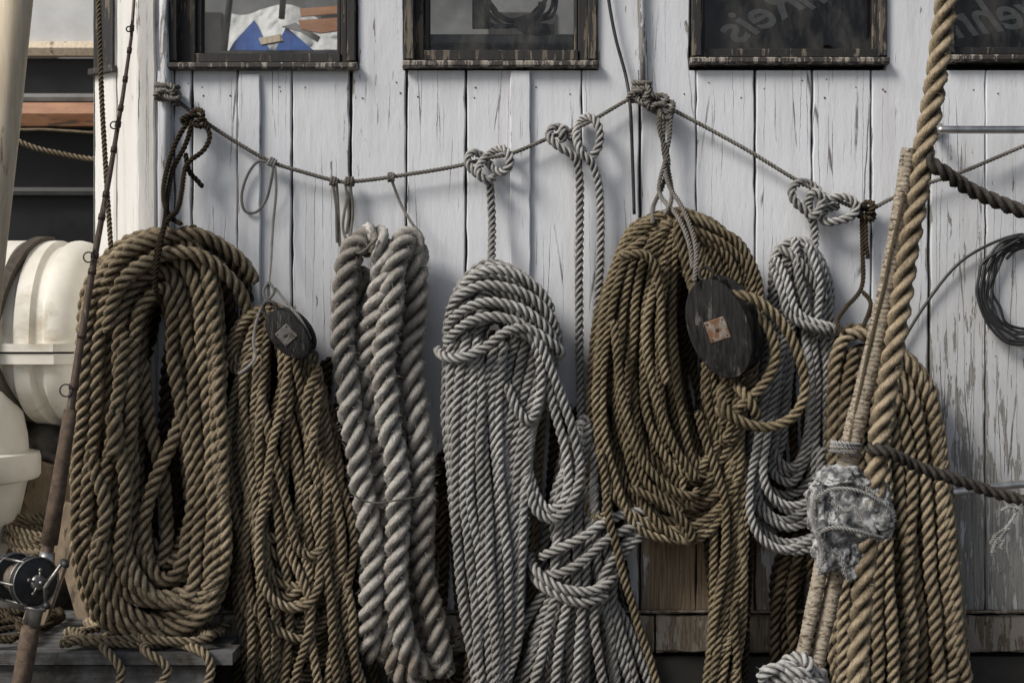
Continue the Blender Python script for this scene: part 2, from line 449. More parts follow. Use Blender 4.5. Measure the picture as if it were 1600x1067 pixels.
for a,b in zip(xs[:-1],xs[1:]):
    for vv in (135,150,560,900):
        for f in (.2,.8):
            if random.random()<.5:
                u=a+(b-a)*f+random.gauss(0,3); v=vv+random.gauss(0,4)
                c=Vector(P(u,v,0)); mb=MB(); mb.tube([c+Vector((0,.001,0)),c+Vector((0,-.0009,0))],.0022*random.uniform(.7,1.1),8)
                mb.obj('nail_head',M_rust,cabin)

t=NT('window_glass'); t.t.nodes.remove(t.b)
tr=t.n('ShaderNodeBsdfTransparent'); gl=t.n('ShaderNodeBsdfGlossy'); gl.inputs['Roughness'].default_value=.02
mx=t.n('ShaderNodeMixShader'); lw=t.n('ShaderNodeFresnel'); lw.inputs[0].default_value=1.5
tr.inputs[0].default_value=(.80,.81,.80,1)
dirt=t.noise(t.scale(t.pos,(20,20,8)),1,5,.7); df=t.n('ShaderNodeBsdfDiffuse'); df.inputs[0].default_value=(.28,.26,.23,1)
mx2=t.n('ShaderNodeMixShader'); t.put(mx.inputs[0],t.math('MULTIPLY',lw.outputs[0],1.0)); t.t.links.new(tr.outputs[0],mx.inputs[1]); t.t.links.new(gl.outputs[0],mx.inputs[2])
t.put(mx2.inputs[0],t.mr(dirt,.42,.75,.01,.25)); t.t.links.new(mx.outputs[0],mx2.inputs[1]); t.t.links.new(df.outputs[0],mx2.inputs[2]); t.t.links.new(mx2.outputs[0],t.out.inputs[0])
M_glass=t.m
M_letter=simple_mat('reflected_sign_lettering',(.30,.30,.29),(.50,.50,.48),40,.8)  # mirrored letters modelled behind the glass in place of a sign's reflection
def text_part(s,u,v,d,size,rot,parent,mirror=True):
    cu=bpy.data.curves.new('t','FONT'); cu.body=s; cu.size=size*S; cu.extrude=.0006; cu.offset=size*S*.014; cu.shear=.5; cu.align_x='CENTER'; cu.align_y='CENTER'
    o=bpy.data.objects.new('t',cu); scene.collection.objects.link(o)
    me=bpy.data.meshes.new_from_object(o.evaluated_get(bpy.context.evaluated_depsgraph_get()))
    M=Matrix.Translation(P(u,v,d))@Matrix.Rotation(rot,4,'Y')@Matrix.Rotation(math.pi/2,4,'X')@Matrix.Diagonal((-1 if mirror else 1,1,1,1))
    vs=[M@x.co for x in me.vertices]; fs=[tuple(p.vertices) for p in me.polygons]
    bpy.data.objects.remove(o)
    return raw_mesh('reflected_lettering',[tuple(x) for x in vs],polys=fs,mat=M_letter,parent=parent)
glassboxes=[(318,528,85,0),(672,897,80,1),(1100,1360,78,2),(1490,1745,76,3)]
for (w0,w1),(g0,g1,gb,idx) in zip(WIN,glassboxes):
    bot=[112,109,104,100][idx]
    win=empty('window',P((w0+w1)/2,bot,0)); attach(win,cabin)
    mb=MB()
    mb.box(w0+.6,w0+16,-160,bot-12,-30,9,1.5)
    mb.box(w1-14,w1-.6,-160,bot-12,-30,9,1.5)
    mb.box(w0+16.3,g0-9,-160,bot-10,-40,-10,1.5)
    mb.box(g1+6,w1-14.3,-160,bot-10,-40,-10,1.5)
    mb.box(g0-9,g1+6,gb+2,bot-10.3,-40,-6,1.5)
    mb.box(g0-8.7,g0,-160,gb+1.7,-40,-17,1.5)
    mb.box(g1,g1+5.7,-160,gb+1.7,-40,-17,1.5)
    mb.obj('frame',M_frame,win)
    mb=MB(); mb.box(w0-2,w1+2,bot-9.7,bot,-30,19,2.5); mb.obj('sill',M_sill,win)
    mb=MB(); mb.add([P(g0-4,-165,-26),P(g1+4,-165,-26),P(g1+4,gb+5,-26),P(g0-4,gb+5,-26)],[(0,3,2,1)]); mb.obj('glass',M_glass,win)
    if idx==2:
        text_part('Reis',1196,20,-34,76,-.50,win); text_part('sch',1296,-24,-34,72,-.50,win)
    if idx==3:
        text_part('wehnu',1556,26,-34,80,-.16,win)
mb=MB()
X0=(606-800)*S; X1=(1790-800)*S; Y1=.95; Zt=ZC+1.05
xo1=(975-800)*S*1.3; zo0=ZC+(533.5-58)*S*1.3
mb.add([(X0,.06,0),(X0,Y1,0),(X0,Y1,Zt),(X0,.06,Zt),(X1,.06,0),(X1,Y1,0),(X1,Y1,Zt),(X1,.06,Zt)],[(0,1,2,3),(5,4,7,6),(3,2,6,7)])
mb.add([(X0,Y1,0),(X1,Y1,0),(X1,Y1,zo0),(X0,Y1,zo0)],[(0,1,2,3)])
mb.add([(xo1,Y1,zo0),(X1,Y1,zo0),(X1,Y1,Zt),(xo1,Y1,Zt)],[(0,1,2,3)])
mb.obj('cabin_interior',M_int,cabin)
mb=MB(); mb.add([(xa,.02,Zt+.01),(X1,.02,Zt+.01),(X1,Y1,Zt+.01),(xa,Y1,Zt+.01)],[(0,1,2,3)]); mb.obj('cabin_roof',M_int,cabin)
mb=MB()
pts=[]
for k in range(6*14):
    a=2*math.pi*k/14; r=k/14*4
    pts.append((808+(40+r)*math.cos(a)+random.gauss(0,3),4+(24+r*.8)*math.sin(a)+random.gauss(0,3),-70-r))
pts+=[(825,30,-76),(838,48,-76),(850,52,-76)]
mb.tube([tuple(x) for x in PA(catmull(pts,6))],2.8*S,8)
mb.tube([P(812,40,-70),P(840,50,-70),P(866,48,-70)],[.014,.022,.014],10)
o=mb.obj('cable_coil',M_black,smooth=True); tag(o,'black cable coil hanging inside the wheelhouse window','cable')
mb=MB(); mb.box(738,766,-60,44,-300,-280,3)
o=mb.obj('notice_board',simple_mat('faded_board',(.30,.20,.12),(.5,.48,.44),6,.8)); tag(o,'faded pinned board inside the wheelhouse','notice board')
mb=MB(); mb.box(674,896,60,76,-120,-60,3); o=mb.obj('instrument_shelf',simple_mat('grey_shelf',(.10,.10,.09),(.2,.2,.19),20,.6)); tag(o,'grey shelf below the wheelhouse window','shelf')

# ------------------------------------------------------------ main line
line=[(262,145,12),(300,175,20),(330,197,20),(380,229,20),(425,254,20),(470,268,20),(522,282,20),(548,284,20),(610,277,20),(680,266,20),(730,256,22),(763,247,22),(800,240,20),(860,215,20),(905,198,22),(940,180,20),(985,154,16),(1003,148,14),(1040,166,18),(1055,174,20),(1120,208,20),(1190,248,20),(1245,282,22),(1290,305,22),(1350,328,20),(1390,312,20),(1440,290,20),(1520,262,20),(1600,228,20),(1720,180,20)]
ln=rope('hanging_line',[line],3.6,LN,wob=.3,fuzz=.15)
tag(ln,'thin grey line strung along the cabin wall holding the rope coils','rope')
rope('end_knot',[wrap(262,132,17,16,16,3.2,9,4),knot(262,146,22,14,30,6)],4.2,LN,ln,wob=.2,fuzz=.1)
rope('middle_knot',[wrap(1003,128,13,13,14,2,9,3),knot(1002,150,20,17,26,7,.4),knot(1022,158,22,15,24,7,1.2)],4.6,LN,ln,wob=.2,fuzz=.1)
rope('end_knot',[knot(1352,330,20,16,24,8,.5)],5,BR2,ln,wob=.2,fuzz=.1)

G_='coiled ropes hanging on the cabin wall'
# ------------------------------------------------------------ coil A
outA=[(270,362),(200,376),(148,432),(126,520),(119,640),(116,780),(118,900),(155,985),(240,1004),(318,978),(346,900),(350,780),(344,640),(340,520),(328,420)]
inA=[(252,455),(240,466),(226,492),(220,560),(216,640),(214,730),(220,820),(242,868),(266,880),(290,866),(302,810),(296,740),(284,650),(274,560),(264,488)]
p1=layered(outA,inA,4,5,34,21,front_in=.07,jit=5.4,jb=26)
outA2=[(310,356),(240,385),(190,440),(175,560),(172,700),(180,860),(230,960),(300,985),(360,950),(385,860),(392,740),(395,620),(402,500),(405,440),(370,380)]
inA2=[(300,400),(250,420),(222,480),(208,560),(204,700),(214,800),(260,890),(300,905),(330,850),(350,780),(352,700),(354,600),(358,520),(356,460),(335,415)]
p2=layered(outA2,inA2,1,4,14,0,jit=4)
lo=[[(268,470,70),(292,600,76),(268,690,84),(236,770,88),(224,850,84),(236,900,70)],
    [(222,560,70),(232,660,66),(252,740,60),(262,830,58),(250,890,60)],
    [(140,700,100),(165,800,108),(150,880,104),(190,950,100),(260,985,96)],
    [(348,560,90),(340,700,96),(352,820,98),(345,900,96),(300,950,94),(262,960,90)],
    [(200,520,104),(180,640,108),(196,760,110),(188,880,106),(230,930,100),(300,925,96)],
    [(150,470,90),(190,400,112),(250,372,116),(310,366,104),(372,400,70),(402,440,40)],
    [(165,520,96),(192,440,118),(250,400,120),(315,400,110),(365,440,80),(392,500,50)]]
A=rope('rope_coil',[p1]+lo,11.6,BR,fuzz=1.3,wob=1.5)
tag(A,'large brown hemp rope coil with long open loops','rope coil',G_)
rope('rear_loops',[p2]+fan([(228,440),(205,600),(205,760),(225,900)],[(330,440),(322,600),(325,760),(320,900)],6,4,3,jit=5),11,BR2,A)
rope('hanging_lanyard',[knot(305,186,22,15,30,8,.3),
   [(300,190,34),(290,225,34),(270,265,34),(262,310,60),(258,345,124),(250,390,138),(242,440,134),(245,462,116),(250,470,90)],
   [(318,190,34),(328,212,34),(318,235,36),(292,258,36),(284,300,60),(276,330,100),(262,345,128),(246,385,138),(240,430,134)],
   [(296,186,32),(276,220,34),(262,260,40),(256,300,60),(264,336,100),(284,350,122)],
   [(290,240,36),(296,268,30),(308,282,26),(317,293,24)]],4.4,BR2,A,wob=.4,fuzz=.4)
rope('splice',[[(176,640,112),(180,665,114),(182,690,114),(176,720,112)]],14,BR,A,fuzz=5)
rope('frayed_patch',[[(150,835,104),(158,850,112),(162,868,112),(158,890,104)]],11,BR,A,fuzz=26)

# ------------------------------------------------------------ coil B
outB=[(425,478),(392,520),(372,600),(366,720),(370,850),(384,960),(428,1005),(486,1010),(530,960),(542,850),(534,720),(508,600),(468,520)]
inB=[(425,500),(418,540),(414,600),(416,700),(424,800),(436,860),(448,885),(460,885),(470,850),(468,780),(458,700),(447,600),(438,530)]
b1=layered(outB,inB,3,5,26,15,front_in=.1,jit=8.5,jb=34)
b2=skein(outB,inB,[.05,.3,.55,.8,.95,.4],[74]*6,jit=12,jb=48,stretch=.97)
b3=layered(outB,inB,2,5,12,12,jit=8,jb=20,stretch=1.22)
fl=[(420,480),(390,560),(372,680),(375,820),(388,950),(395,1100)]; fr=[(455,500),(500,600),(535,720),(552,850),(560,960),(570,1100)]
b4=fan(fl,fr,10,66,14,jit=11)
b6=[[(460,520,84),(444,620,92),(420,730,96),(404,840,98),(420,925,100),(456,950,98),(492,930,96),(500,860,92),(492,760,88)],
    [(400,560,78),(420,680,90),(446,780,96),(462,850,98),(486,870,96),(510,850,92)],
    [(380,640,70),(396,760,82),(404,880,92),(414,990,94),(420,1110,88)],
    [(500,600,70),(516,720,80),(506,840,90),(520,960,90),(530,1110,86)]]
sm=[(412,480),(375,505),(355,550),(370,580),(395,560),(412,510)]; si=[(412,490),(388,520),(374,550),(380,560),(390,545),(408,505)]
b5=skein(sm,si,[0,.35,.7],[70,76,66],jit=2,jb=3)
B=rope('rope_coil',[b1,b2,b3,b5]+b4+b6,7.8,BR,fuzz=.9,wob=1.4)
tag(B,'thin brown rope coil gathered narrow at the top, dangling loosely','rope coil',G_)
rope('rope_end',[[(498,575,92),(480,620,96),(484,665,98),(492,712,98)],[(500,600,92),(492,650,96),(488,690,99)]],8.5,BR,B,fuzz=4)
rope('rear_strands',fan([(400,560),(395,700),(380,850),(350,980),(330,1100)],[(560,560),(560,700),(566,850),(585,980),(620,1100)],13,12,3,jit=7),8,BR2,B,fuzz=.4)
rope('twine_lanyard',[wrapline(425,254,6,2.5,5,.45,20),
   [(425,258,24),(405,252,20),(388,272,16),(378,305,14),(382,330,14),(400,332,14),(418,310,16),(426,275,22),(428,258,26)],
   [(430,260,24),(432,300,26),(427,350,30),(424,400,60),(420,440,84),(421,470,92)],
   [(421,440,86),(412,455,94),(418,468,98),(428,455,98),(420,440,94)],
   [(418,465,96),(405,490,98),(396,530,98),(398,560,100),(380,580,100),(372,584,100)],[(430,450,92),(448,475,108),(470,500,120),(486,530,118)]],2.6,GY2,B,wob=.5,fuzz=.5)

# ------------------------------------------------------------ coil C (thick hawser)
c1=[(592,395,60),(575,368,62),(550,388,70),(538,440,76),(535,520,78),(543,600,80),(562,740,80),(582,870,78),(578,965,74),(574,1000,62),(584,1022,40),(600,1005,24)]
c2=[(566,400,40),(582,362,56),(600,392,68),(594,450,72),(576,530,66),(584,620,60),(598,740,52),(606,870,46),(616,980,44),(640,1035,44),(668,1030,30)]
c3=[(650,430,34),(648,385,44),(632,368,58),(618,400,74),(612,470,84),(600,560,86),(606,650,88),(622,760,88),(618,880,84),(630,990,78),(655,1045,60),(680,1030,36)]
c4=[(620,400,36),(634,374,44),(645,400,50),(652,470,50),(642,550,56),(648,620,62),(660,740,66),(661,880,62),(682,1000,54),(690,1055,34)]
c5=[(560,420,20),(575,480,16),(605,600,14),(625,760,12),(640,900,12),(650,1020,12)]
c6=[(610,430,18),(612,560,16),(590,700,14),(600,850,12),(620,980,12),(640,1075,12)]
c7=[(556,395,44),(545,470,40),(552,560,44),(572,690,46),(590,820,50),(600,920,54),(608,1010,56),(632,1065,50),(664,1055,40)]
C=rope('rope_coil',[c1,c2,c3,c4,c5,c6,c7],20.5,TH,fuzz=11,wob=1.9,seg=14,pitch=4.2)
tag(C,'very thick pale grey hawser rope hung in long folds','rope coil',G_)
rope('twine_lanyard',[wrapline(522,284,6,2.5,4,.2,20),wrapline(546,284,6,3,4,0,20),wrapline(611,277,6,2.5,4,-.15,20),
   [(520,290,22),(526,330,24),(527,380,40)],[(526,288,22),(529,340,24),(531,385,40)],
   [(540,290,22),(545,330,26),(542,365,50)],[(548,288,22),(552,330,26),(548,370,60)],[(544,300,22),(536,360,36),(560,395,88),(590,372,90)],
   [(612,282,22),(626,320,26),(648,355,46),(656,362,40)]],2.6,LN,C,wob=.4,fuzz=.4)
rope('twine_lashing',[[(540,755,60),(556,776,104),(585,785,108),(620,782,114),(655,775,92),(675,765,56)]],1.5,LN,C,wob=1.0,fuzz=2)

# ------------------------------------------------------------ coil D
outD=[(772,408),(728,432),(702,490),(700,570),(702,700),(712,850),(730,975),(758,1060),(782,1080),(800,1010),(818,900),(824,780),(834,680),(860,590),(868,520),(832,440)]
inD=[(775,500),(755,512),(748,540),(750,600),(754,700),(764,820),(774,900),(785,945),(796,955),(800,900),(794,800),(786,700),(786,620),(795,560),(802,530),(792,508)]
d1_=layered(outD,inD,4,6,44,15,front_in=.08,jit=4.6,jb=20)
fD=fan([(730,520),(705,620),(708,760),(722,900),(745,1110)],[(800,540),(790,640),(795,760),(800,900),(790,1110)],7,94,8,jit=5)
arcs=[[(700,500,84),(712,466,104),(758,446,116),(815,456,118),(858,492,112),(874,540,96),(862,560,70)],
 [(696,520,84),(712,492,108),(756,470,120),(812,480,122),(852,512,116),(872,548,98),(858,566,70)],
 [(694,540,84),(716,515,110),(756,494,122),(806,502,124),(846,530,114),(862,560,90)],
 [(720,450,96),(752,424,110),(795,424,112),(838,450,108),(864,490,100)],
 [(686,545,70),(694,556,96),(722,560,116),(756,545,124),(785,520,126),(818,512,124),(852,528,118),(878,548,104),(872,556,80)]]
loose=[[(800,515,116),(838,530,118),(858,575,112),(878,625,104),(898,680,100),(908,735,98),(896,785,98),(866,812,98),(838,800,96),(826,765,90),(820,700,84),(812,600,80)],
 [(830,520,112),(846,560,108),(842,620,96),(828,690,88),(826,740,84),(845,790,88),(872,795,92),(890,760,92),(884,700,90),(868,640,90),(850,560,98)],
 [(790,600,100),(806,630,104),(826,660,104),(838,640,96),(850,580,90)]]
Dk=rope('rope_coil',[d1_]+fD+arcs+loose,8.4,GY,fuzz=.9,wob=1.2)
tag(Dk,'grey weathered rope coil with turns wrapped around its shoulder','rope coil',G_)
rope('rear_strands',fan([(760,520),(760,700),(740,900),(720,1110)],[(862,500),(850,700),(850,900),(860,1110)],9,24,4,jit=6),8,BR,Dk,fuzz=.3)
rope('knotted_hanger',[[(768,440,80),(768,400,60),(769,350,34),(767,310,30),(764,284,36),(745,272,40),(730,254,34),(738,238,24),(756,246,12),(775,268,20),(792,266,34),(798,248,38),(788,232,30),(770,236,14),(754,252,26),(746,270,44),(762,284,44),(772,276,30)]],7.0,GY,Dk,wob=.2,fuzz=.5)

# ------------------------------------------------------------ coil D2
l2=[(905,662),(884,710),(866,790),(856,870),(842,930),(808,1000),(768,1110)]; r2=[(922,662),(930,710),(942,790),(950,870),(954,930),(975,1000),(1010,1110)]
e1=fan(l2,r2,9,64,12,jit=6)+fan(l2,r2,9,44,8,jit=6)+fan(l2,r2,7,24,6,jit=6)
tops=[[(888,720,50),(902,672,56),(914,652,60),(924,672,52),(932,730,46)],[(880,730,60),(896,685,66),(912,662,70),(926,690,62),(936,740,52)],[(872,760,64),(890,705,72),(910,676,76),(928,715,64),(940,770,52)]]
wr=[[(830,866,56),(838,893,88),(868,916,104),(912,926,108),(948,914,98),(968,884,66)],
    [(830,884,50),(842,908,84),(872,930,102),(912,940,106),(950,928,92)]]
side=[[(1026,812,70),(990,820,84),(948,842,94),(912,874,100),(872,896,96),(836,896,76)],[(1018,798,66),(975,804,80),(932,822,92),(886,852,94),(842,872,80)],[(1026,822,70),(996,840,80),(966,880,84),(956,940,76),(978,1010,70),(1004,1110,66)],
  [(946,740,50),(985,770,56),(1018,798,66),(1028,814,66),(1018,826,60)],[(1010,826,70),(975,850,84),(944,895,92),(930,960,94),(936,1030,92),(950,1110,88)]]
rt=[[(955,930,60),(985,990,60),(1010,1060,60),(1022,1110,60)],[(950,925,50),(970,1000,52),(996,1110,52)],[(870,920,98),(850,1000,92),(826,1110,88)],[(910,920,98),(905,1020,94),(900,1110,88)],[(890,915,98),(875,1010,96),(862,1110,90)]]
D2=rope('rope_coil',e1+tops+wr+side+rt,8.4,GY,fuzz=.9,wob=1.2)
tag(D2,'grey rope hank with slack turns sagging round its waist','rope coil',G_)
rope('rear_strands',fan([(860,640),(850,780),(845,920),(800,1110)],[(960,640),(965,780),(990,920),(1040,1110)],9,10,3,jit=6),8.5,BR2,D2,fuzz=.3)
rope('knotted_hanger',[
   [(908,670,44),(906,560,30),(905,420,28),(906,320,28),(905,270,32),(897,244,38),(874,230,40),(857,212,34),(866,198,24),(886,206,10),(906,230,18),(922,246,34),(936,228,38),(936,200,34),(922,182,26),(906,190,12),(900,214,30),(908,240,42),(926,256,36),(937,300,28),(938,400,26),(934,470,24),(925,600,24),(920,670,30)],
   wrapline(884,208,10,1.2,16,-.35,22)],7.2,GY,D2,wob=.2,fuzz=.5)

# ------------------------------------------------------------ coil E
outE=[(1046,338),(990,356),(954,420),(933,520),(927,640),(940,730),(985,785),(1045,815),(1100,800),(1145,740),(1158,640),(1172,520),(1168,420),(1110,352)]
inE=[(1062,352),(1060,382),(1056,430),(1056,520),(1068,620),(1080,690),(1090,722),(1096,730),(1104,715),(1108,680),(1110,600),(1106,500),(1094,420),(1080,370)]
e_1=layered(outE,inE,4,9,40,14,front_in=.05,jit=6.2,jb=24)
eR=layered([(1060,345),(1100,352),(1150,378),(1182,420),(1190,480),(1180,560),(1160,640),(1130,700),(1110,640),(1100,520),(1070,420)],[(1060,365),(1090,372),(1125,395),(1148,430),(1152,480),(1145,560),(1130,620),(1118,650),(1108,600),(1098,500),(1075,420)],2,4,76,14,jit=4,jb=4)
eD=fan([(1108,640),(1112,760),(1125,880),(1118,980),(1090,1110)],[(1150,600),(1160,760),(1162,880),(1150,980),(1140,1110)],6,70,10,jit=7)
eL=[[(1090,640,96),(1112,720,92),(1135,800,90),(1128,900,88),(1112,1000,80),(1122,1020,76),(1148,980,74),(1160,900,74),(1164,780,76),(1150,680,80)],
 [(925,690,70),(918,745,72),(918,790,74),(935,808,78),(948,800,84),(945,750,88),(935,700,90)],
 [(948,770,98),(955,820,98),(972,890,98),(995,970,98),(1020,1050,98),(1040,1110,98)],
 [(985,760,100),(1040,790,104),(1075,820,104),(1086,845,100),(1074,830,92),(1060,790,88)],
 [(1010,372,104),(970,400,108),(975,400,112),(1010,400,114),(1030,440,114),(1035,520,112),(1040,600,110)],
 [(960,500,100),(975,620,106),(1000,710,108),(1050,765,106),(1085,775,100),(1090,760,90)],
 [(1040,400,104),(1010,500,110),(1020,600,110),(1050,690,108),(1090,750,100)]]
side=[[(1140,462,140),(1175,466,150),(1218,500,152),(1248,555,150),(1258,608,148),(1240,650,146),(1198,668,146),(1150,655,148),(1128,632,146),(1128,600,130)],
 [(1165,480,110),(1200,510,126),(1212,560,134),(1190,605,140),(1160,632,142),(1140,648,140),(1120,640,120)],
 [(1150,600,120),(1170,625,146),(1185,655,136)]]
E=rope('rope_coil',[e_1,eR]+eD+eL,7.5,OL,fuzz=1,wob=1.3)
tag(E,'broad olive brown hemp rope coil with many fine turns','rope coil',G_)
rope('rear_strands',fan([(1000,380),(960,560),(1000,700),(1060,790)],[(1150,380),(1170,520),(1160,640),(1120,780)],13,22,4,jit=6)+fan([(1100,700),(1110,840),(1130,1110)],[(1190,600),(1180,840),(1165,1110)],4,40,5,jit=7),7.6,BR2,E,fuzz=.3)
rope('side_loop',side,9,OL,E,fuzz=.9,wob=.5)
rope('twine_lanyard',[knot(1038,172,20,16,30,6,.7),[(1030,170,30),(1030,200,32),(1044,250,34),(1036,290,36),(1022,322,60),(1020,350,96)],[(1048,172,30),(1046,210,32),(1040,255,34),(1046,290,60),(1066,325,100),(1082,362,128),(1088,400,146),(1084,440,156)],
  [(1038,180,30),(1036,230,32),(1046,275,34),(1050,310,70),(1040,335,100)],[(1040,250,36),(1030,300,50),(1060,340,104),(1076,380,130),(1082,420,146)]],4.0,LN,E,wob=.4,fuzz=.5)

# ------------------------------------------------------------ coil F
outF=[(1248,374),(1212,400),(1206,480),(1192,580),(1174,680),(1166,790),(1184,842),(1240,860),(1290,832),(1308,740),(1304,640),(1296,540),(1298,450),(1278,396)]
inF=[(1252,400),(1245,430),(1242,500),(1236,560),(1226,620),(1216,680),(1218,712),(1234,730),(1252,712),(1260,670),(1264,600),(1258,530),(1258,450),(1258,410)]
f1=layered(outF,inF,3,5,26,13,front_in=.05,jit=5,jb=18)
fT=[[(1210,400,60),(1230,440,74),(1238,480,78),(1262,500,80),(1300,512,74),(1306,520,60),(1290,524,50)],[(1206,420,60),(1222,460,76),(1230,490,80),(1258,508,82),(1296,518,72)],
 [(1240,372,60),(1246,420,74),(1256,470,76),(1266,520,70)],[(1262,380,60),(1276,420,70),(1280,470,72),(1276,530,66)],[(1215,390,58),(1236,400,70),(1262,430,74),(1290,470,66)],
 [(1212,520,70),(1192,640,78),(1172,760,80),(1180,830,80),(1225,858,78),(1275,840,76)],[(1225,520,74),(1206,640,80),(1192,730,82),(1204,775,82),(1240,790,80),(1270,770,78),(1284,700,74)]]
Fk=rope('rope_coil',[f1]+fT,7.4,GY2,fuzz=.9,wob=1.2)
tag(Fk,'pale grey rope coil with nested hanging loops','rope coil',G_)
rope('rear_strands',fan([(1205,430),(1195,600),(1200,760),(1215,850)],[(1300,430),(1300,600),(1310,760),(1300,900)],8,12,3,jit=6),7.6,BR2,Fk,fuzz=.3)
rope('knotted_hanger',[[(1270,420,60),(1273,380,34),(1272,350,30),(1264,334,38),(1244,318,38),(1236,300,34),(1246,286,26),(1266,288,12),(1284,306,26),(1282,326,40),(1268,340,40),(1262,320,24),(1272,298,36),(1292,312,30),(1316,306,30),(1338,318,34),(1334,336,36),(1308,346,38),(1286,346,32),(1290,328,14),(1312,322,16)]],7.4,GY,Fk,wob=.2,fuzz=.5)

# ------------------------------------------------------------ coil G
outG=[(1335,512),(1306,545),(1300,640),(1300,760),(1303,900),(1310,1050),(1345,1105),(1440,1105),(1508,1075),(1506,1000),(1490,850),(1474,700),(1452,600),(1400,545)]
inG=[(1378,650),(1362,665),(1352,700),(1350,780),(1352,900),(1355,1000),(1365,1080),(1390,1085),(1405,1060),(1408,980),(1404,880),(1398,780),(1392,690),(1388,660)]
g1=layered(outG,inG,4,5,26,20,front_in=.06,jit=5,jb=6)
g2=fan([(1330,540),(1312,640),(1312,800),(1316,1110)],[(1395,640),(1390,720),(1396,900),(1404,1110)],4,100,4,jit=4)
Gk=rope('rope_coil',[g1]+g2,11.2,BR,fuzz=1.1,wob=1.2)
tag(Gk,'brown thick rope coil falling straight to the deck','rope coil',G_)
rope('twine_lanyard',[[(1346,340,26),(1348,400,28),(1346,450,34),(1322,480,60),(1308,502,80),(1320,520,96)],[(1352,340,28),(1353,380,28),(1357,405,28)],[(1348,455,36),(1362,475,50),(1350,510,90)]],4,BR2,Gk,wob=.4,fuzz=.5)
g3=layered([(1255,830),(1218,880),(1208,960),(1222,1050),(1270,1095),(1330,1080),(1350,980),(1330,880)],[(1262,880),(1250,920),(1248,970),(1255,1010),(1275,1030),(1295,1010),(1300,960),(1290,900)],2,5,14,14,jit=5,jb=6)
o=rope('rope_coil',[g3]+fan([(1250,830),(1240,960),(1250,1110)],[(1320,830),(1330,960),(1330,1110)],5,36,3,jit=5),9,BR2); tag(o,'dark brown rope coil with painted-in shade near the deck','rope coil',G_)
g4=layered([(700,700),(660,760),(640,900),(660,1060),(720,1095),(760,1040),(740,900),(730,760)],[(700,760),(690,820),(688,900),(692,990),(704,1010),(716,980),(714,880),(708,800)],1,5,12,0,jit=4,jb=6)
o=rope('rope_coil',[g4],9,BR2); tag(o,'dark rope coil with painted-in shade behind thicker ropes','rope coil',G_)

# ------------------------------------------------------------ pulley blocks
M_blk=simple_mat('black_weathered_wood',(.005,.005,.005),(.03,.028,.026),34,.75,0,1.0,.004,(4,4,.3),spot=(.10,.095,.09),spot_lo=.585,spec=.25)
M_plate=simple_mat('rusty_metal_plate',(.17,.15,.13),(.28,.25,.22),70,.75,.15,.5,.001,spot=(.15,.075,.035),spot_lo=.47)
M_plate2=simple_mat('grey_metal_plate',(.10,.097,.093),(.20,.19,.18),60,.7,.3,.4,.0006,spot=(.07,.055,.04),spot_lo=.56)
M_iron=simple_mat('dark_iron',(.03,.027,.024),(.08,.07,.06),80,.7,.4)
def block(u,v,d,w,h,rot,yaw,label,plate,pm,gap=.011):
    k=sc(d)*S; c=P(u,v,d)
    Mx=Matrix.Translation(c)@Matrix.Rotation(rot,4,'Y')@Matrix.Rotation(yaw,4,'Z')@Matrix.Rotation(math.pi/2,4,'X')
    w*=k;h*=k
    e=empty('pulley_block',c); tag(e,label,'pulley block')
    dome=[(.93,0),(.985,.002),(1.0,.005),(1.0,.011),(.975,.015),(.80,.018),(.60,.020),(.3,.021)]
    mb=MB(); mb.lens(Mx@Matrix.Translation((0,0,gap)),w,h,dome,48); mb.obj('cheek',M_blk,e,smooth=True,auto=True)
    mb=MB(); mb.lens(Mx@Matrix.Translation((0,0,-gap))@Matrix.Rotation(math.pi,4,'X'),w,h,dome,48); mb.obj('cheek',M_blk,e,smooth=True,auto=True)
    mb=MB(); r=min(w,h)*.86
    mb.lens(Mx,r,r,[(1,-gap*.8),(1.0,-gap*.7),(.9,-gap*.35),(.9,gap*.35),(1.0,gap*.7),(1,gap*.8)],30); mb.obj('sheave',M_iron,e,smooth=True)
    for sy in (-1,1):
        mb=MB()
        ww=w*.45; q=[Mx@Vector((sx*ww,sy*h*(.86),z)) for sx in (-1,1) for z in (-gap-.001,gap+.001)]
        q2=[Mx@Vector((sx*ww,sy*h*(.72),z)) for sx in (-1,1) for z in (-gap-.001,gap+.001)]
        mb.add(q+q2,[(0,1,3,2),(4,6,7,5),(0,4,5,1),(2,3,7,6),(0,2,6,4),(1,5,7,3)])
        mb.obj('spacer',M_blk,e)
    pw=plate*k
    mb=MB(); Z=gap+.021
    co=[(-1,-1),(1,-1),(1,1),(-1,1)]
    vs=[Mx@Vector((x*pw,y*pw,Z-.004)) for x,y in co]+[Mx@Vector((x*pw,y*pw,Z+.001)) for x,y in co]+[Mx@Vector((x*pw*.93,y*pw*.93,Z+.002)) for x,y in co]
    mb.add(vs,[(0,1,5,4),(1,2,6,5),(2,3,7,6),(3,0,4,7),(4,5,9,8),(5,6,10,9),(6,7,11,10),(7,4,8,11),(8,9,10,11)])
    mb.obj('metal_plate',pm,e)
    for x,y in co+[(0,0)]:
        mb=MB()
        r=.0020 if (x or y) else .0045
        mb.lens(Mx@Matrix.Translation((x*pw*.75,y*pw*.75,Z+.0015)),r,r,[(1,0),(1,.001),(.6,.002)],12)
        mb.obj('bolt',M_iron,e,smooth=True)
    for yy,rr in ((1,.016),(-1,.013)):
        mb=MB()
        pts=[Mx@Vector((rr*math.sin(a),yy*(h+rr*.55)+rr*math.cos(a),0)) for a in np.linspace(0,2*math.pi,17)]
        mb.tube(pts,.004,8,caps=False)
        mb.obj('shackle',M_iron,e,smooth=True)
    return e
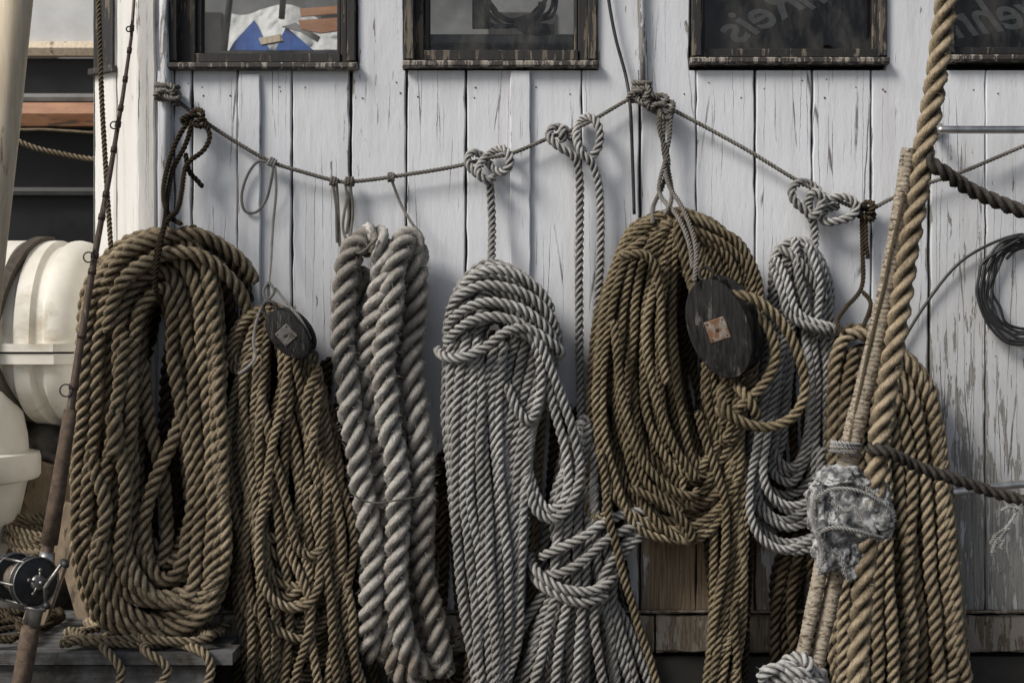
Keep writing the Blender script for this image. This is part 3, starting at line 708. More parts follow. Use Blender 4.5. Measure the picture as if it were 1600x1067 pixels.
block(1132,510,122,50,80,-.34,-.50,'large black wooden pulley block with square rusty plate',17,M_plate,.028)
block(455,520,112,28,44,-.72,-.25,'small dark pulley block with square metal plate',13,M_plate2)

# ------------------------------------------------------------ cables
mb=MB(); mb.tube([tuple(x) for x in PA(catmull([(945,-60,14),(951,0,14),(962,60,14),(978,120,14),(985,170,26),(988,240,14),(991,335,10)],10))],2.6*S,8)
o=mb.obj('electric_cable',M_black,smooth=True); tag(o,'black electric cable running down the plank wall','cable')
mb=MB()
pts=[]
for k in range(7*18):
    a=2*math.pi*k/18-2.2; r=k/18
    pts.append((1600+(44+r*4)*math.cos(a)+random.gauss(0,1.8),452+(62+r*3.6)*math.sin(a)+random.gauss(0,1.8),12+r*1.5))
pts+=[(1600,368,20),(1560,376,14),(1500,410,12),(1450,470,10),(1405,545,10),(1380,620,10)]
mb.tube([tuple(x) for x in PA(catmull(pts,5))],2.4*S,8)
o=mb.obj('cable_coil',M_black,smooth=True); tag(o,'coiled black cable hung on the peeling wall','cable')
mb=MB(); mb.tube([P(1603,380,-2),P(1603,380,26),P(1603,370,30)],3*S,8); o=mb.obj('wall_hook',M_iron); tag(o,'small iron hook carrying a cable coil','hook')

# ------------------------------------------------------------ foreground shroud
shp=[(1484,-110,330),(1478,0,330),(1464,110,330),(1444,240,330),(1420,380,330),(1394,560,330),(1374,690,330),(1358,820,330),(1345,960,330),(1336,1140,330)]
o=rope('shroud_rope',[shp],18.5,SH,fuzz=3,wob=.7,pitch=5.0,seg=14); tag(o,'thick tan twisted rope stretched down beside the cabin','rope')
def served(name,path,r0,r1,mat,parent=None,pitch=6.5):
    a=np.asarray(path,float); p,L=resample(catmull(PA(a)),pitch*S/6); k=sc(a[:,2].mean())*S
    f=np.linspace(0,1,len(p)); rr=(r0+(r1-r0)*f)*k*(1+.09*np.abs(np.sin(np.pi*L/(pitch*S)))+.03*np.sin(L*60)+.03*np.sin(L*23)) 
    mb=MB(); mb.tube([tuple(x) for x in p],list(rr),16)
    return mb.obj(name,mat,parent,smooth=True)
M_serv=simple_mat('served_cord',(.22,.175,.125),(.44,.39,.31),110,.9,0,.6,.0015,(1,1,3),spot=(.08,.06,.04),spot_lo=.53)
s1=served('served_stay',[(1419,232,326),(1408,310,322),(1390,420,318),(1366,540,314),(1340,650,310),(1322,735,306)],9.5,16,M_serv)
tag(s1,'cord wrapped stay widening towards a lashed deadeye','rigging')
served('lower_leg',[(1290,850,306),(1276,920,306),(1262,985,306),(1248,1050,306)],11,10,M_serv,s1)
served('lower_leg',[(1318,860,300),(1302,920,300),(1288,985,300),(1272,1055,300)],12,11,M_serv,s1)
rope('marline',[[(1412,300,334),(1380,450,328),(1345,600,322),(1325,700,320)]],3,BR,s1,wob=.5)
def lump(name,u,v,d,rx,ry,rz,mat,parent=None,seed=0,amp=.16,sub=5):
    import bmesh
    from mathutils import noise as nz
    bm=bmesh.new(); bmesh.ops.create_icosphere(bm,subdivisions=sub,radius=1)
    k=sc(d)*S; c=Vector(P(u,v,d)); vs=[]
    for x in bm.verts:
        q=x.co.copy(); n=nz.fractal(q*1.3+Vector((seed,0,0)),.9,2.1,4); n2=abs(nz.noise(q*2.6+Vector((seed*2,5,0)))); n3=abs(nz.noise(q*6+Vector((seed*2,5,3)))); n4=abs(nz.noise(Vector((q.x*3,q.y*3,q.z*14))+Vector((seed,1,3))))
        f=1+amp*n-amp*.9*(.3-n2)-amp*.25*n3+amp*.28*n4
        vs.append(c+Vector((q.x*rx*f*k,q.y*rz*f*k,q.z*ry*f*k)))
    fs=[tuple(v.index for v in f.verts) for f in bm.faces]; bm.free()
    return raw_mesh(name,[tuple(x) for x in vs],polys=fs,mat=mat,smooth=True,parent=parent)
M_tar=simple_mat('mottled_grey_canvas',(.05,.05,.052),(.20,.20,.20),75,.97,0,1.0,.005,spot=(.52,.52,.51),spot_lo=.46,spec=.03,soft=.16)
dl=lump('lashed_deadeye',1320,800,312,56,66,48,M_tar,seed=3,amp=.30); tag(dl,'lumpy deadeye wrapped in cracked mottled grey canvas','deadeye')
lump('lashing_fold',1364,798,322,32,42,36,M_tar,dl,5,.35,5); lump('lashing_fold',1298,850,318,28,46,34,M_tar,dl,9,.35,5); lump('lashing_fold',1314,748,320,40,22,38,M_tar,dl,12,.3,5); lump('lashing_fold',1332,872,318,20,34,26,M_tar,dl,15,.35,5); lump('lashing_fold',1284,800,324,20,44,36,M_tar,dl,18,.35,5)
rope('lashing',[wrap(1322,690,22,28,310,2.6,8,4),[(1276,778,352),(1300,764,372),(1335,766,376),(1374,784,362)],[(1274,836,350),(1300,824,368),(1335,828,372),(1380,842,352)]],3.6,GY,dl,fuzz=3)
rope('frayed_yarn',[[(1280,770,340),(1268,800,352),(1274,830,354),(1284,870,346),(1278,900,340)],[(1340,760,366),(1366,772,364),(1392,800,350),(1388,840,344)],[(1300,860,350),(1318,880,352),(1322,905,346)],[(1296,780,372),(1318,800,376),(1340,792,376),(1352,816,374)]],3.0,GY2,dl,fuzz=30,wob=2)
bk=rope('bottom_knot',[wrap(1240,1048,46,44,300,2.6,12,5),knot(1240,1050,52,24,330,14,.2),[(1200,1050,320),(1195,1080,320),(1205,1120,320)]],10,GY2); tag(bk,'pale rope knotted round the rigging foot','rope knot')
o=rope('guard_rope',[[(1440,236,300),(1450,252,340),(1472,268,352),(1505,290,336),(1560,316,330),(1620,336,330),(1720,356,330)]],12.5,BK,fuzz=1); tag(o,'dark frayed guard rope made fast to the shroud','rope')
o=rope('guard_rope',[[(1356,700,330),(1384,704,354),(1430,728,332),(1500,752,330),(1560,772,330),(1640,790,330),(1720,800,330)]],10.5,BK,fuzz=2); tag(o,'dark lower guard rope tied round the shroud','rope')
o=rope('frayed_twine',[[(1600,776,330),(1590,800,334),(1572,826,338),(1552,858,338)],[(1592,796,334),(1577,792,336),(1563,799,336)],[(1572,826,338),(1558,834,338),(1546,852,338)],[(1576,820,338),(1568,840,338),(1562,856,338)],[(1566,832,338),(1556,846,340),(1550,864,338)]],2.6,GY2,fuzz=9); tag(o,'pale frayed twine end dangling from guard rope','twine')
for (v0,v1,u0) in ((203,203,1466),(768,756,1486)):
    mb=MB(); mb.tube([tuple(x) for x in PA(catmull([(u0-4,v0,-4),(u0-4,v0,40),(u0+3,v0,54),(u0+16,v0,58),(1600,v1,58),(1740,v1-2,58)],8))],6*S,14)
    o=mb.obj('handrail',M_steel,smooth=True); mb=MB(); mb.tube([P(u0-4,v0,-1),P(u0-4,v0,5)],13*S,18); mb.obj('mounting_flange',M_steel,o)
    tag(o,'polished steel handrail tube fixed to the cabin wall','handrail','steel handrails on the cabin wall')

# ------------------------------------------------------------ spar, halyard, rod
M_spar=simple_mat('varnished_spar',(.52,.42,.29),(.70,.60,.45),8,.6,0,.5,.0015,(10,10,.8),spot=(.26,.19,.12),spot_lo=.58)
mb=MB(); q=[P(30,-120,250),P(24,0,250),P(3,190,250),P(-20,390,250),P(-95,1140,250)]; mb.tube(q,[.034,.035,.037,.038,.042],24)
o=mb.obj('wooden_spar',M_spar,smooth=True); tag(o,'weathered round wooden spar leaning beside the cabin','spar')
o=rope('halyard',[[(150,-100,60),(154,0,60),(158,120,60),(164,240,60),(173,380,60),(182,520,20)]],4.4,BR,wob=.2,fuzz=.3); tag(o,'thin brown halyard hanging by the cabin corner','rope')
M_rod=simple_mat('worn_rod_lacquer',(.065,.042,.027),(.14,.10,.07),40,.5,0,.5,.001,(6,6,1),spot=(.30,.26,.21),spot_lo=.60)
rp=[(214,-60,150),(205,60,158),(192,150,166),(172,270,176),(148,400,188),(122,560,200),(98,720,212),(80,830,218),(70,890,222),(48,980,228),(26,1110,236)]
def rodat(v):
    for a,b in zip(rp[:-1],rp[1:]):
        if a[1]<=v<=b[1]:
            f=(v-a[1])/(b[1]-a[1]); return (a[0]+(b[0]-a[0])*f,v,a[2]+(b[2]-a[2])*f)
rr=[2.2,2.6,3.2,4,5,6,7,8,9,11.5,12.5]
mb=MB(); mb.tube([P(*x) for x in rp],[r*S*.92 for r in rr],14); rod=mb.obj('fishing_rod',M_rod,smooth=True); tag(rod,'old brown fishing rod with a black multiplier reel','fishing rod')
M_thr=simple_mat('dark_thread',(.04,.02,.015),(.09,.05,.035),90,.5)
for v in (40,75,120,165,190,230,300,335,395,420,520,600,690,760,830):
    mb=MB(); c=rodat(v); c2=rodat(v+9); r=(3.0+6*v/900)*S; mb.tube([P(*c),P(*c2)],r,12)
    mb.obj('thread_wrapping',M_thr,rod,smooth=True)
for v,r in ((42,5),(192,7),(398,10),(606,12)):
    mb=MB()
    c=rodat(v); mb.tube([P(c[0]-r*1.0+r*.8*math.cos(a),c[1]+4+r*.8*math.sin(a),c[2]+8) for a in np.linspace(0,2*math.pi,15)],1.1*S,6,False)
    mb.tube([P(c[0],v-9,c[2]+3),P(c[0]-r*.5,v,c[2]+8)],1.1*S,6); mb.tube([P(c[0],v+15,c[2]+3),P(c[0]-r*.5,v+6,c[2]+8)],1.1*S,6)
    mb.obj('line_guide',M_iron,rod,smooth=True)
M_cork=simple_mat('worn_cork_grip',(.06,.04,.028),(.15,.105,.07),70,.85,0,.6,.001)
mb=MB(); pts=[rodat(v) for v in (640,700,780,850)]; mb.tube([P(*x) for x in pts],[9*S,10*S,11*S,12*S],16); mb.obj('fore_grip',M_cork,rod,smooth=True)
mb=MB(); pts=[rodat(v) for v in (862,880,930,975)]; mb.tube([P(*x) for x in pts],[10*S,12*S,11*S,12*S],16)
mb.tube([P(*rodat(945)),P(*rodat(952))],15*S,16); mb.obj('reel_seat',M_steel,rod,smooth=True)
mb=MB(); pts=[rodat(v) for v in (980,1020,1060,1100)]; mb.tube([P(*x) for x in pts],[13*S]*4,16); mb.obj('butt_grip',M_cork,rod,smooth=True)
reel=empty('reel',P(38,905,250)); attach(reel,rod)
ax=Matrix.Translation(P(38,905,250))@Matrix.Rotation(math.radians(50),4,'Z')@Matrix.Rotation(math.pi/2,4,'X')
R_=.050
M_bak=simple_mat('black_bakelite',(.010,.010,.011),(.03,.03,.032),60,.42,spot=(.10,.095,.09),spot_lo=.62)
M_chr=simple_mat('tarnished_chrome',(.16,.155,.15),(.38,.37,.35),70,.45,1.0,.3)
for z0,z1 in ((.030,.046),(-.046,-.034)):
    mb=MB(); mb.lens(ax,R_,R_,[(.6,z0-.002),(.94,z0),(1,z0+.003),(1,z1-.003),(.92,z1),(.55,z1+.004),(.3,z1+.004)],36)
    mb.obj('side_plate',M_bak,reel,smooth=True,auto=True)
mb=MB()
for z in (.030,.046,-.034,-.046):
    mb.tube([ax@Vector((R_*1.01*math.cos(a),R_*1.01*math.sin(a),z)) for a in np.linspace(0,2*math.pi,37)],.0018,8,False)
for a in range(6):
    mb.tube([ax@Vector((R_*.99*math.cos(a*1.047),R_*.99*math.sin(a*1.047),z)) for z in (-.046,.046)],.0028,8)
mb.obj('chrome_frame',M_chr,reel,smooth=True)
mb=MB(); mb.lens(ax,R_*.62,R_*.62,[(1,-.032),(.96,-.02),(1,0),(.96,.02),(1,.029)],30); mb.obj('spool',simple_mat('wound_fishing_line',(.10,.08,.06),(.20,.17,.13),120,.6),reel,smooth=True)
mb=MB()
mb.lens(ax@Matrix.Translation((0,0,.049)),.017,.017,[(1,0),(1,.006),(.7,.012)],20)
for a in range(5):
    an=a*1.2566+.3; p0=ax@Vector((0,0,.058)); p1=ax@Vector((.026*math.cos(an),.026*math.sin(an),.060)); mb.tube([p0,p1],.0022,8); mb.tube([p1,p1+(ax.to_3x3()@Vector((0,0,.003)))],.0045,10)
hub=ax@Vector((0,0,.070)); mb.tube([ax@Vector((0,0,.054)),hub],.005,10)
k1=Vector(P(100,876,290)); k0=Vector(P(72,945,285))
mb.tube([k0,hub+Vector((.004,0,-.008)),k1],[.0035,.0045,.0035],10)
mb.obj('crank_arm',M_chr,reel,smooth=True)
for pp,rr_ in (([k1+Vector((-.004,.004,0)),k1+Vector((.004,-.01,-.003)),k1+Vector((.012,-.022,-.006))],[.005,.0085,.006]),([k0,k0+Vector((.008,-.016,0))],[.008,.006])):
    mb=MB(); mb.tube(pp,rr_,12); mb.obj('crank_knob',M_black,reel,smooth=True)

# life raft canister
M_grp=simple_mat('yellowed_white_fibreglass',(.66,.62,.53),(.80,.77,.69),6,.5,0,.3,.002,spot=(.44,.38,.28),spot_lo=.57,soft=.12)
can=empty('life_raft_canister',P(20,660,-330)); tag(can,'white fibreglass life raft canister with ribbed halves and strap','life raft')
cy,cz=P(0,549,-330)[1],P(0,549,-330)[2]; Rr=170*S*1.155
def half(name,sgn):
    V=[];F=[]; n=26; L=[(-300,1.0),(-100,1.0),(-24,1.0),(-20,.96),(-16,.955),(-2,.955),(2,.96),(6,1.0),(52,1.0),(55,.965),(58,.95),(72,.95),(75,.965),(78,1.0),(100,1.0),(103,.965),(106,.95),(116,.95),(119,.965),(122,.995)]
    L+=[(130,1.0),(141,.985),(150,.95),(158,.88),(163,.78),(166,.6),(167,.2),(167,0.01)]
    for (u,r) in L:
        X=P(u,0,-330)[0]
        for k in range(n+1):
            a=math.pi*k/n
            V.append((X,cy-math.cos(a)*Rr*r*.92,cz+sgn*(max(0.,math.sin(a))**.75)*Rr*r*(1 if sgn>0 else .66)+sgn*.004))
    for i in range(len(L)-1):
        for k in range(n):
            q=(i*(n+1)+k,i*(n+1)+k+1,(i+1)*(n+1)+k+1,(i+1)*(n+1)+k); F.append(q if sgn>0 else q[::-1])
    o=raw_mesh(name,V,polys=F,mat=M_grp,smooth=True,parent=can)
    try: o.data.set_sharp_from_angle(angle=math.radians(30))
    except Exception: pass
half('upper_shell',1); half('lower_shell',-1)
def flange(zo,r,h):
    mb=MB()
    out=[(P(-300,0,-330)[0],1),(P(140,0,-330)[0],1),(P(160,0,-330)[0],.86),(P(171,0,-330)[0],.5)]
    pts=[(X,cy-Rr*r*rr) for X,rr in out]+[(X,cy+Rr*r*rr) for X,rr in out[::-1]]
    n=len(pts); mb.add([(x,y,cz+zo) for x,y in pts]+[(x,y,cz+zo+h) for x,y in pts],[tuple(range(n-1,-1,-1)),tuple(range(n,2*n))]+[(i,(i+1)%n,n+(i+1)%n,n+i) for i in range(n)])
    mb.obj('joint_flange',M_grp,can)
flange(.001,1.0,.020); flange(-.030,.98,.026)
M_web=simple_mat('dark_brown_webbing',(.035,.027,.02),(.085,.068,.05),60,.85)
V=[];F=[];NS=44
for k in range(NS+1):
    a=-math.pi*.48+math.pi*1.0*k/NS
    sn=math.sin(a); zz=math.copysign(abs(sn)**.75,sn)*(1 if sn>0 else .66)
    y=cy-math.cos(a)*Rr*.97-.004-.03*math.exp(-(sn/.12)**2); z=cz+zz*Rr*1.03+.006
    uu=40+28*abs(sn)
    x0=P(uu,0,-330)[0]; x1=P(uu+15,0,-330)[0]
    V+=[(x0,y,z),(x1,y,z),(x1,y+.02,z-.02*sn),(x0,y+.02,z-.02*sn)]
for k in range(NS):
    for c in range(4):
        F.append((k*4+c,k*4+(c+1)%4,(k+1)*4+(c+1)%4,(k+1)*4+c))
raw_mesh('webbing_strap',V,polys=F,mat=M_web,parent=can)
mb=MB()
def drum(cu,d,profile,n=48):
    c=Vector(P(cu,0,d)); k=sc(d)*S; V=[];F=[]
    for (r,v) in profile:
        z=P(0,v,d)[2]
        for j in range(n):
            a=2*math.pi*j/n; V.append((c.x+r*k*math.cos(a),c.y+r*k*math.sin(a),z))
    for i in range(len(profile)-1):
        for j in range(n):
            j2=(j+1)%n; F.append((i*n+j,(i+1)*n+j,(i+1)*n+j2,i*n+j2))
    F.append(tuple(range(n))); mb.add(V,F)
drum(-75,-170,[(5,588),(50,592),(85,612),(105,645),(112,680),(114,705),(130,708),(132,716),(132,742),(128,748),(112,752),(104,790),(88,850),(60,905),(40,930),(38,960)])
o=mb.obj('plastic_drum',M_grp,smooth=True,auto=True); tag(o,'white rounded plastic drum with raised rim on deck','drum')

M_cr=simple_mat('tan_crate_wood',(.15,.11,.07),(.26,.20,.135),9,.8,0,.6,.0015,(6,6,1),spot=(.07,.052,.035),spot_lo=.54)
def board(u,v,d,L,W,T,rx,ry,rz,label,name='wooden_board',mat=None):
    c=Vector(P(u,v,d)); M=Matrix.Translation(c)@Matrix.Rotation(rz,4,'Z')@Matrix.Rotation(ry,4,'Y')@Matrix.Rotation(rx,4,'X')
    mb=MB(); b=.003; vs=[]
    for (ix,zz) in ((b,-T/2),(0,-T/2+b),(0,T/2-b),(b,T/2)):
        vs+=[M@Vector((sx*(W/2-ix),zz,sz*(L/2-ix))) for sx,sz in ((-1,-1),(1,-1),(1,1),(-1,1))]
    fs=[(0,1,2,3),(15,14,13,12)]
    for l in range(3):
        for i in range(4): fs.append((l*4+(i+1)%4,l*4+i,l*4+4+i,l*4+4+(i+1)%4))
    mb.add(vs,fs); o=mb.obj(name,mat or M_cr); tag(o,label,'wooden board')
board(84,890,-20,.32,.055,.02,-.25,.28,0,'short tan board leaning among deck clutter')
board(62,800,-230,.26,.13,.02,.2,.35,.3,'wide pale board standing among deck clutter')
board(20,862,-260,.2,.2,.03,-.1,-.2,.3,'square wooden block on deck')
board(112,900,-120,.24,.03,.02,-.3,-.35,.1,'narrow batten leaning on the clutter')
M_dark=simple_mat('dark_wet_canvas',(.03,.028,.026),(.09,.08,.07),12,.7,0,.8,.004,spot=(.16,.13,.09),spot_lo=.58)
o=lump('canvas_bundle',80,715,-300,80,60,60,M_dark,seed=21,amp=.5,sub=4); tag(o,'crumpled dark canvas bundle beneath the raft canister','canvas bundle')
o=lump('canvas_bundle',40,870,-420,110,90,60,M_dark,seed=31,amp=.6,sub=4); tag(o,'dark canvas heap against the bulwark','canvas bundle')
o=lump('canvas_bundle',120,840,-380,70,120,50,M_dark,seed=41,amp=.5,sub=4); tag(o,'dark canvas sack standing behind the rope coils','canvas bundle')
pts=[]
for k in range(80):
    a=k*.55; pts.append((58+ (44+6*math.sin(k*.7))*math.cos(a),850+14*math.sin(a)*1.0-k*.4+ random.gauss(0,3),-150+34*math.sin(a)))
o=rope('rope_coil',[pts],6.5,BR); tag(o,'small brown rope coil heaped on deck clutter','rope coil')
ZT=.188
def onboard(x,y,h=0.0):
    d=-y/S; k=sc(d); z=ZT+.009+h
    return (800+x/(S*k),533.5-(z-ZC)/(S*k),d)
def heap(x0,x1,y0,y1,n,h=.012):
    return [onboard(x0+(x1-x0)*(.5+.5*math.sin(k*.43+random.uniform(-.3,.3))),y0+(y1-y0)*(.5+.5*math.cos(k*.31+random.uniform(-.4,.4))),h*abs(math.sin(k*.9))+k*.0002) for k in range(n)]
o=rope('rope_coil',[heap(-1.36,-1.08,-.20,.12,60)],5.5,BR2); tag(o,'dark thin rope tangled loosely on the planks','rope coil')
o=rope('rope_coil',[heap(-1.0,-.66,-.21,-.02,40)+[onboard(-.70,-.215),(330,1045,160),(322,1075,160),(330,1100,158)],
   [onboard(-.92,-.10),onboard(-.90,-.19),onboard(-.885,-.232),(190,1046,166),(186,1075,164),(215,1090,164),(250,1070,166),(262,1040,166),onboard(-.80,-.235),onboard(-.78,-.18),onboard(-.74,-.10)]],7.5,BR); tag(o,'brown rope heap trailing over the platform edge','rope coil')

# ------------------------------------------------------------ deck, platform, water, bulwark
t=NT('grey_deck_planks'); p=t.sep(t.pos)
row=t.math('FRACT',t.math('MULTIPLY',p[1],8.5)); seam=t.mr(t.math('ABSOLUTE',t.math('SUBTRACT',row,.5)),.46,.495)
gr=t.noise(t.scale(t.pos,(5,90,90)),1,5,.7); bg=t.noise(t.pos,11,6,.7)
c=t.mix(t.mr(gr,.3,.7),(.055,.057,.058),(.17,.172,.168)); c=t.mix(t.mr(bg,.45,.62),c,(.035,.029,.022)); c=t.mix(seam,c,(.012,.011,.01))
M_deck=t.fin(c,.8,t.bump(t.math('SUBTRACT',gr,t.math('MULTIPLY',seam,2)),.8,.003))
mb=MB(); mb.add([(-4,-3.6,0),(4,-3.6,0),(4,1.45,0),(-4,1.45,0),(-4,1.45,-1),(4,1.45,-1)],[(0,1,2,3),(3,2,5,4)])
o=mb.obj('deck',M_deck); o['kind']='structure'
def wbox(mb,x0,x1,y0,y1,z0,z1):
    mb.add([(x0,y0,z0),(x1,y0,z0),(x1,y1,z0),(x0,y1,z0),(x0,y0,z1),(x1,y0,z1),(x1,y1,z1),(x0,y1,z1)],[(3,2,1,0),(4,5,6,7),(0,1,5,4),(1,2,6,5),(2,3,7,6),(3,0,4,7)])
pf=empty('low_platform',(-1.2,-.1,0)); tag(pf,'worn grey planked platform beneath a brown rope coil','platform')
zt=ZT; yy=[-.225,-.135,-.04,.055,.15,.242]
mb=MB()
for i in range(5):
    wbox(mb,-3,-.60+random.uniform(-.05,.02),yy[i]+.003,yy[i+1]-.003,zt-.028,zt+random.uniform(-.003,.003))
mb.obj('boards',M_deck,pf)
mb=MB(); wbox(mb,-3,-.66,-.205,-.18,.003,zt-.034); mb.obj('fascia',M_deck,pf)
t=NT('dark_harbour_water'); n=t.noise(t.scale(t.pos,(3,6,1)),1,4,.6); M_water=t.fin((.012,.016,.018),.08,t.bump(n,.5,.03))
mb=MB(); mb.add([(-300,-300,-.9),(300,-300,-.9),(300,600,-.9),(-300,600,-.9)],[(0,1,2,3)]); o=mb.obj('water',M_water); o['kind']='structure'
mb=MB(); wbox(mb,-4,-1.10,1.30,1.36,.004,.42); bw=mb.obj('bulwark',M_int); tag(bw,'dark painted bulwark along the deck edge','bulwark')

# ------------------------------------------------------------ moored boats
M_hull=simple_mat('black_hull_paint',(.006,.006,.007),(.016,.016,.018),6,.5,0,.2,.002)
M_orange=simple_mat('orange_brown_rail_wood',(.30,.13,.06),(.44,.23,.12),7,.6,0,.3,.002,(1,1,4),spot=(.12,.075,.05),spot_lo=.54)
M_white=simple_mat('white_boat_paint',(.50,.50,.49),(.66,.66,.65),3,.5,spot=(.35,.34,.33),spot_lo=.6)
boat=empty('moored_boat',(-3.5,3.4,-.9)); tag(boat,'black hulled wooden boat with orange rubbing strake and white bulwark','boat')
V=[]; F=[]
def zat(v,y): return ZC+(533.5-v)*S*((y+3.2)/3.2)
rows=[(-.9,3.75),(-.6,3.45),(0,3.25),(zat(290,3.1),3.12),(zat(200,3.05),3.05),(zat(92,3.0),3.0)]
xsb=np.linspace(-7,-1.75,24)
for z,y in rows:
    for x in xsb: V.append((x,y+ .03*(x+2)**2, z+.012*(x+2)**2))
n=len(xsb)
for i in range(len(rows)-1):
    for k in range(n-1): F.append((i*n+k,i*n+k+1,(i+1)*n+k+1,(i+1)*n+k))
raw_mesh('hull',V,polys=F,mat=M_hull,smooth=True,parent=boat)
def strake(name,v0,v1,proud,mat,y0=3.0):
    V=[];F=[]
    for x in xsb:
        yb=.03*(x+2)**2; zb=.012*(x+2)**2
        for z,y in ((zat(v1,y0),y0-.0),(zat(v1+2,y0),y0-proud*.8),(zat((v0+v1)/2,y0),y0-proud),(zat(v0-2,y0),y0-proud*.8),(zat(v0,y0),y0+.02)):
            V.append((x,y+yb,z+zb))
    for k in range(n-1):
        for c in range(5): F.append((k*5+c,(k+1)*5+c,(k+1)*5+(c+1)%5,k*5+(c+1)%5))
    raw_mesh(name,V,polys=F,mat=mat,parent=boat)
strake('rubbing_strake',168,200,.11,M_orange)
strake('cap_rail',72,90,.08,M_spar)
strake('white_bulwark',-80,66,.03,M_white)
strake('lower_strake',150,158,.03,simple_mat('grey_strake',(.12,.12,.11),(.2,.2,.19),9,.6))
strake('lower_moulding',296,304,.03,simple_mat('grey_moulding',(.04,.04,.037),(.08,.08,.075),9,.6),3.1)
o=rope('mooring_rope',[[(-60,170,-1820),(30,222,-1820),(90,240,-1830),(170,250,-1830),(260,235,-1830)]],5,SH,boat,fuzz=0)
o=rope('mooring_rope',[[(-60,205,-1820),(60,203,-1820),(120,206,-1830),(260,212,-1830)]],2.4,SH,boat,fuzz=0)
tb=empty('covered_boat',P(440,90,-1500)); tag(tb,'small boat under white and blue tarpaulin seen through the window','boat')
def prism(pts,d0,d1,name,mat):
    mb=MB(); n=len(pts); mb.add([P(u,v,d1) for u,v in pts]+[(P(u,v,d1)[0],P(u,v,d1)[1]+(d1-d0)*S,P(u,v,d1)[2]) for u,v in pts],[tuple(range(n-1,-1,-1)),tuple(range(n,2*n))]+[(i,(i+1)%n,n+(i+1)%n,n+i) for i in range(n)])
    mb.obj(name,mat,tb)
def tarp(name,u0,u1,v0,v1,d,mat,fn,seed,nx=40,ny=16):
    from mathutils import noise as nz
    V=[];F=[]
    for j in range(ny+1):
        for i in range(nx+1):
            a=i/nx;b=j/ny; u=u0+(u1-u0)*a; top=fn(a); v=v1+(v0+top-v1)*b
            dd=d-70*b+22*nz.noise(Vector((a*9+seed,b*3,0)))*(1.2-b)+8*nz.noise(Vector((a*25+seed,b*9,0)))
            V.append(P(u,v,dd))
    for j in range(ny):
        for i in range(nx):
            q=j*(nx+1)+i; F.append((q,q+1,q+nx+2,q+nx+1))
    raw_mesh(name,V,polys=F,mat=mat,smooth=True,parent=tb)
M_wt=simple_mat('white_tarp',(.52,.52,.50),(.72,.72,.70),9,.6,0,.6,.02)
tarp('white_tarpaulin',352,545,10,84,-1400,M_wt,lambda a:32*abs(a-.28)**1+10*math.sin(a*9),3)
M_blue=simple_mat('blue_tarp',(.02,.07,.30),(.04,.13,.44),9,.5,0,.4,.01)
prism([(358,79),(366,66),(397,32),(403,40),(412,60),(421,79)],-1340,-1330,'blue_tarpaulin',M_blue)
prism([(430,79),(434,70),(447,42),(470,62),(490,79)],-1340,-1330,'blue_tarpaulin',M_blue)
prism([(440,42),(462,36),(500,58),(496,66),(470,50)],-1328,-1320,'grey_fold',simple_mat('grey_tarp',(.16,.16,.16),(.3,.3,.3),9,.7))
prism([(468,14),(545,8),(545,20),(470,26)],-1300,-1290,'orange_board',M_orange)
prism([(466,32),(545,27),(545,46),(500,52),(470,46)],-1300,-1290,'orange_board',M_orange)
prism([(300,80),(560,78),(570,200),(300,200)],-1420,-1300,'hull',M_hull)
prism([(404,60),(438,54),(442,64),(408,70)],-1290,-1270,'fender',M_spar)
for (ua,va,ub,vb) in ((372,-120,350,84),(452,-120,440,30)):
    mb=MB(); mb.tube([P(ua,va,-1320),P(ub,vb,-1320)],.012,10); mb.obj('mast',M_black,tb,smooth=True)
qb=empty('quay_building',(-4,14,-.9)); tag(qb,'grey quayside warehouse across the harbour','building')
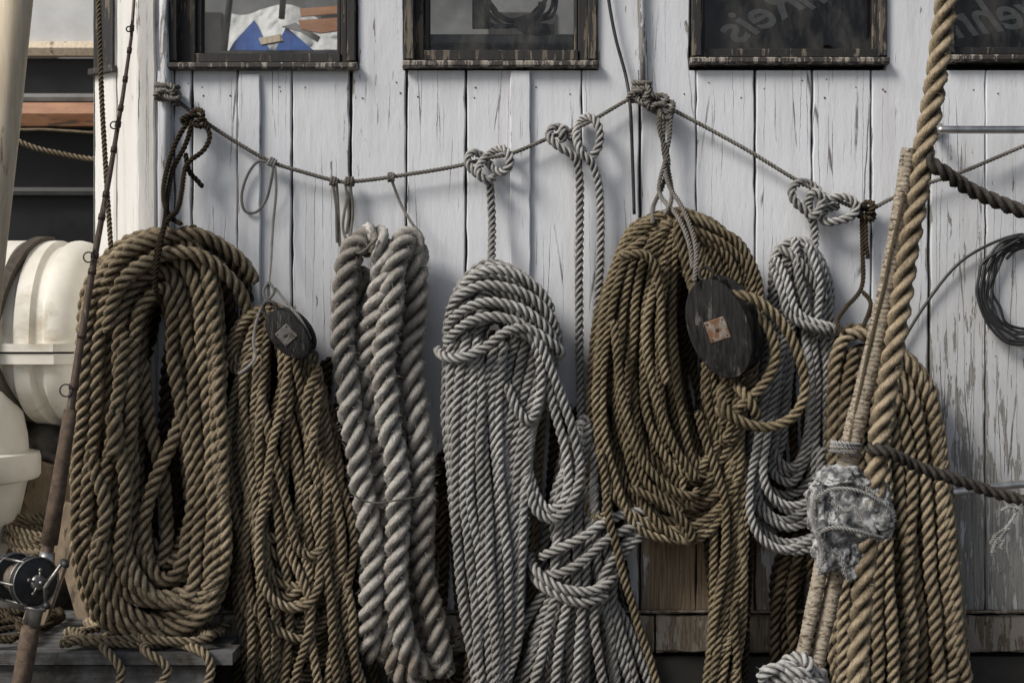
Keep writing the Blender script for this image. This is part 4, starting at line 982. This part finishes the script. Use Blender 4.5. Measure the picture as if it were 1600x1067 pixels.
mb=MB(); wbox(mb,-16,6,14,18,-.9,9.0); mb.obj('wall',simple_mat('grey_render',(.10,.10,.10),(.22,.22,.215),1.6,.8),qb)
for r_ in range(3):
    for i in range(10):
        mb=MB(); x=-15+i*2.1; wbox(mb,x,x+.85,13.97,14.02,1.6+r_*2.1,2.9+r_*2.1); mb.obj('window',M_int,qb)
mb=MB(); mb.add([(-16.3,13.8,9.0),(6.3,13.8,9.0),(6.3,16,10.4),(-16.3,16,10.4),(-16.3,18.2,9.0),(6.3,18.2,9.0)],[(0,1,2,3),(3,2,5,4),(0,3,4),(1,5,2)]); mb.obj('roof',M_orange,qb)

# ------------------------------------------------------------ light, camera
sunv=Vector((-.76,-.60,.84)).normalized()
el=math.asin(sunv.z); rot=math.atan2(sunv.x,sunv.y)
w=bpy.data.worlds.new('World'); scene.world=w; w.use_nodes=True; nt=w.node_tree
sky=nt.nodes.new('ShaderNodeTexSky'); sky.sky_type='NISHITA'; sky.sun_disc=False; sky.sun_elevation=el; sky.sun_rotation=rot; sky.air_density=1.0; sky.dust_density=3.0
hs=nt.nodes.new('ShaderNodeHueSaturation'); hs.inputs['Saturation'].default_value=.65
bg=nt.nodes['Background']; nt.links.new(sky.outputs[0],hs.inputs['Color']); nt.links.new(hs.outputs[0],bg.inputs[0]); bg.inputs[1].default_value=.095
sl=bpy.data.lights.new('sun','SUN'); sl.energy=2.9; sl.angle=math.radians(20); sl.color=(1,.965,.915)
so=bpy.data.objects.new('sun',sl); so.rotation_euler=(-sunv).to_track_quat('-Z','Y').to_euler(); so.location=(-4,-4,5); scene.collection.objects.link(so)
cam=bpy.data.cameras.new('camera'); co=bpy.data.objects.new('camera',cam); scene.collection.objects.link(co)
co.location=(0,-3.2,ZC); co.rotation_euler=(math.pi/2,0,0); cam.sensor_width=36; cam.lens=36*3.2/2.4; cam.clip_start=.05; cam.clip_end=1500
cam.dof.use_dof=True; cam.dof.focus_distance=3.08; cam.dof.aperture_fstop=8
scene.camera=co
scene.view_settings.view_transform='Standard'; scene.view_settings.look='None'; scene.view_settings.exposure=0
for o in bpy.data.objects:
    if '_w' in o: del o['_w']
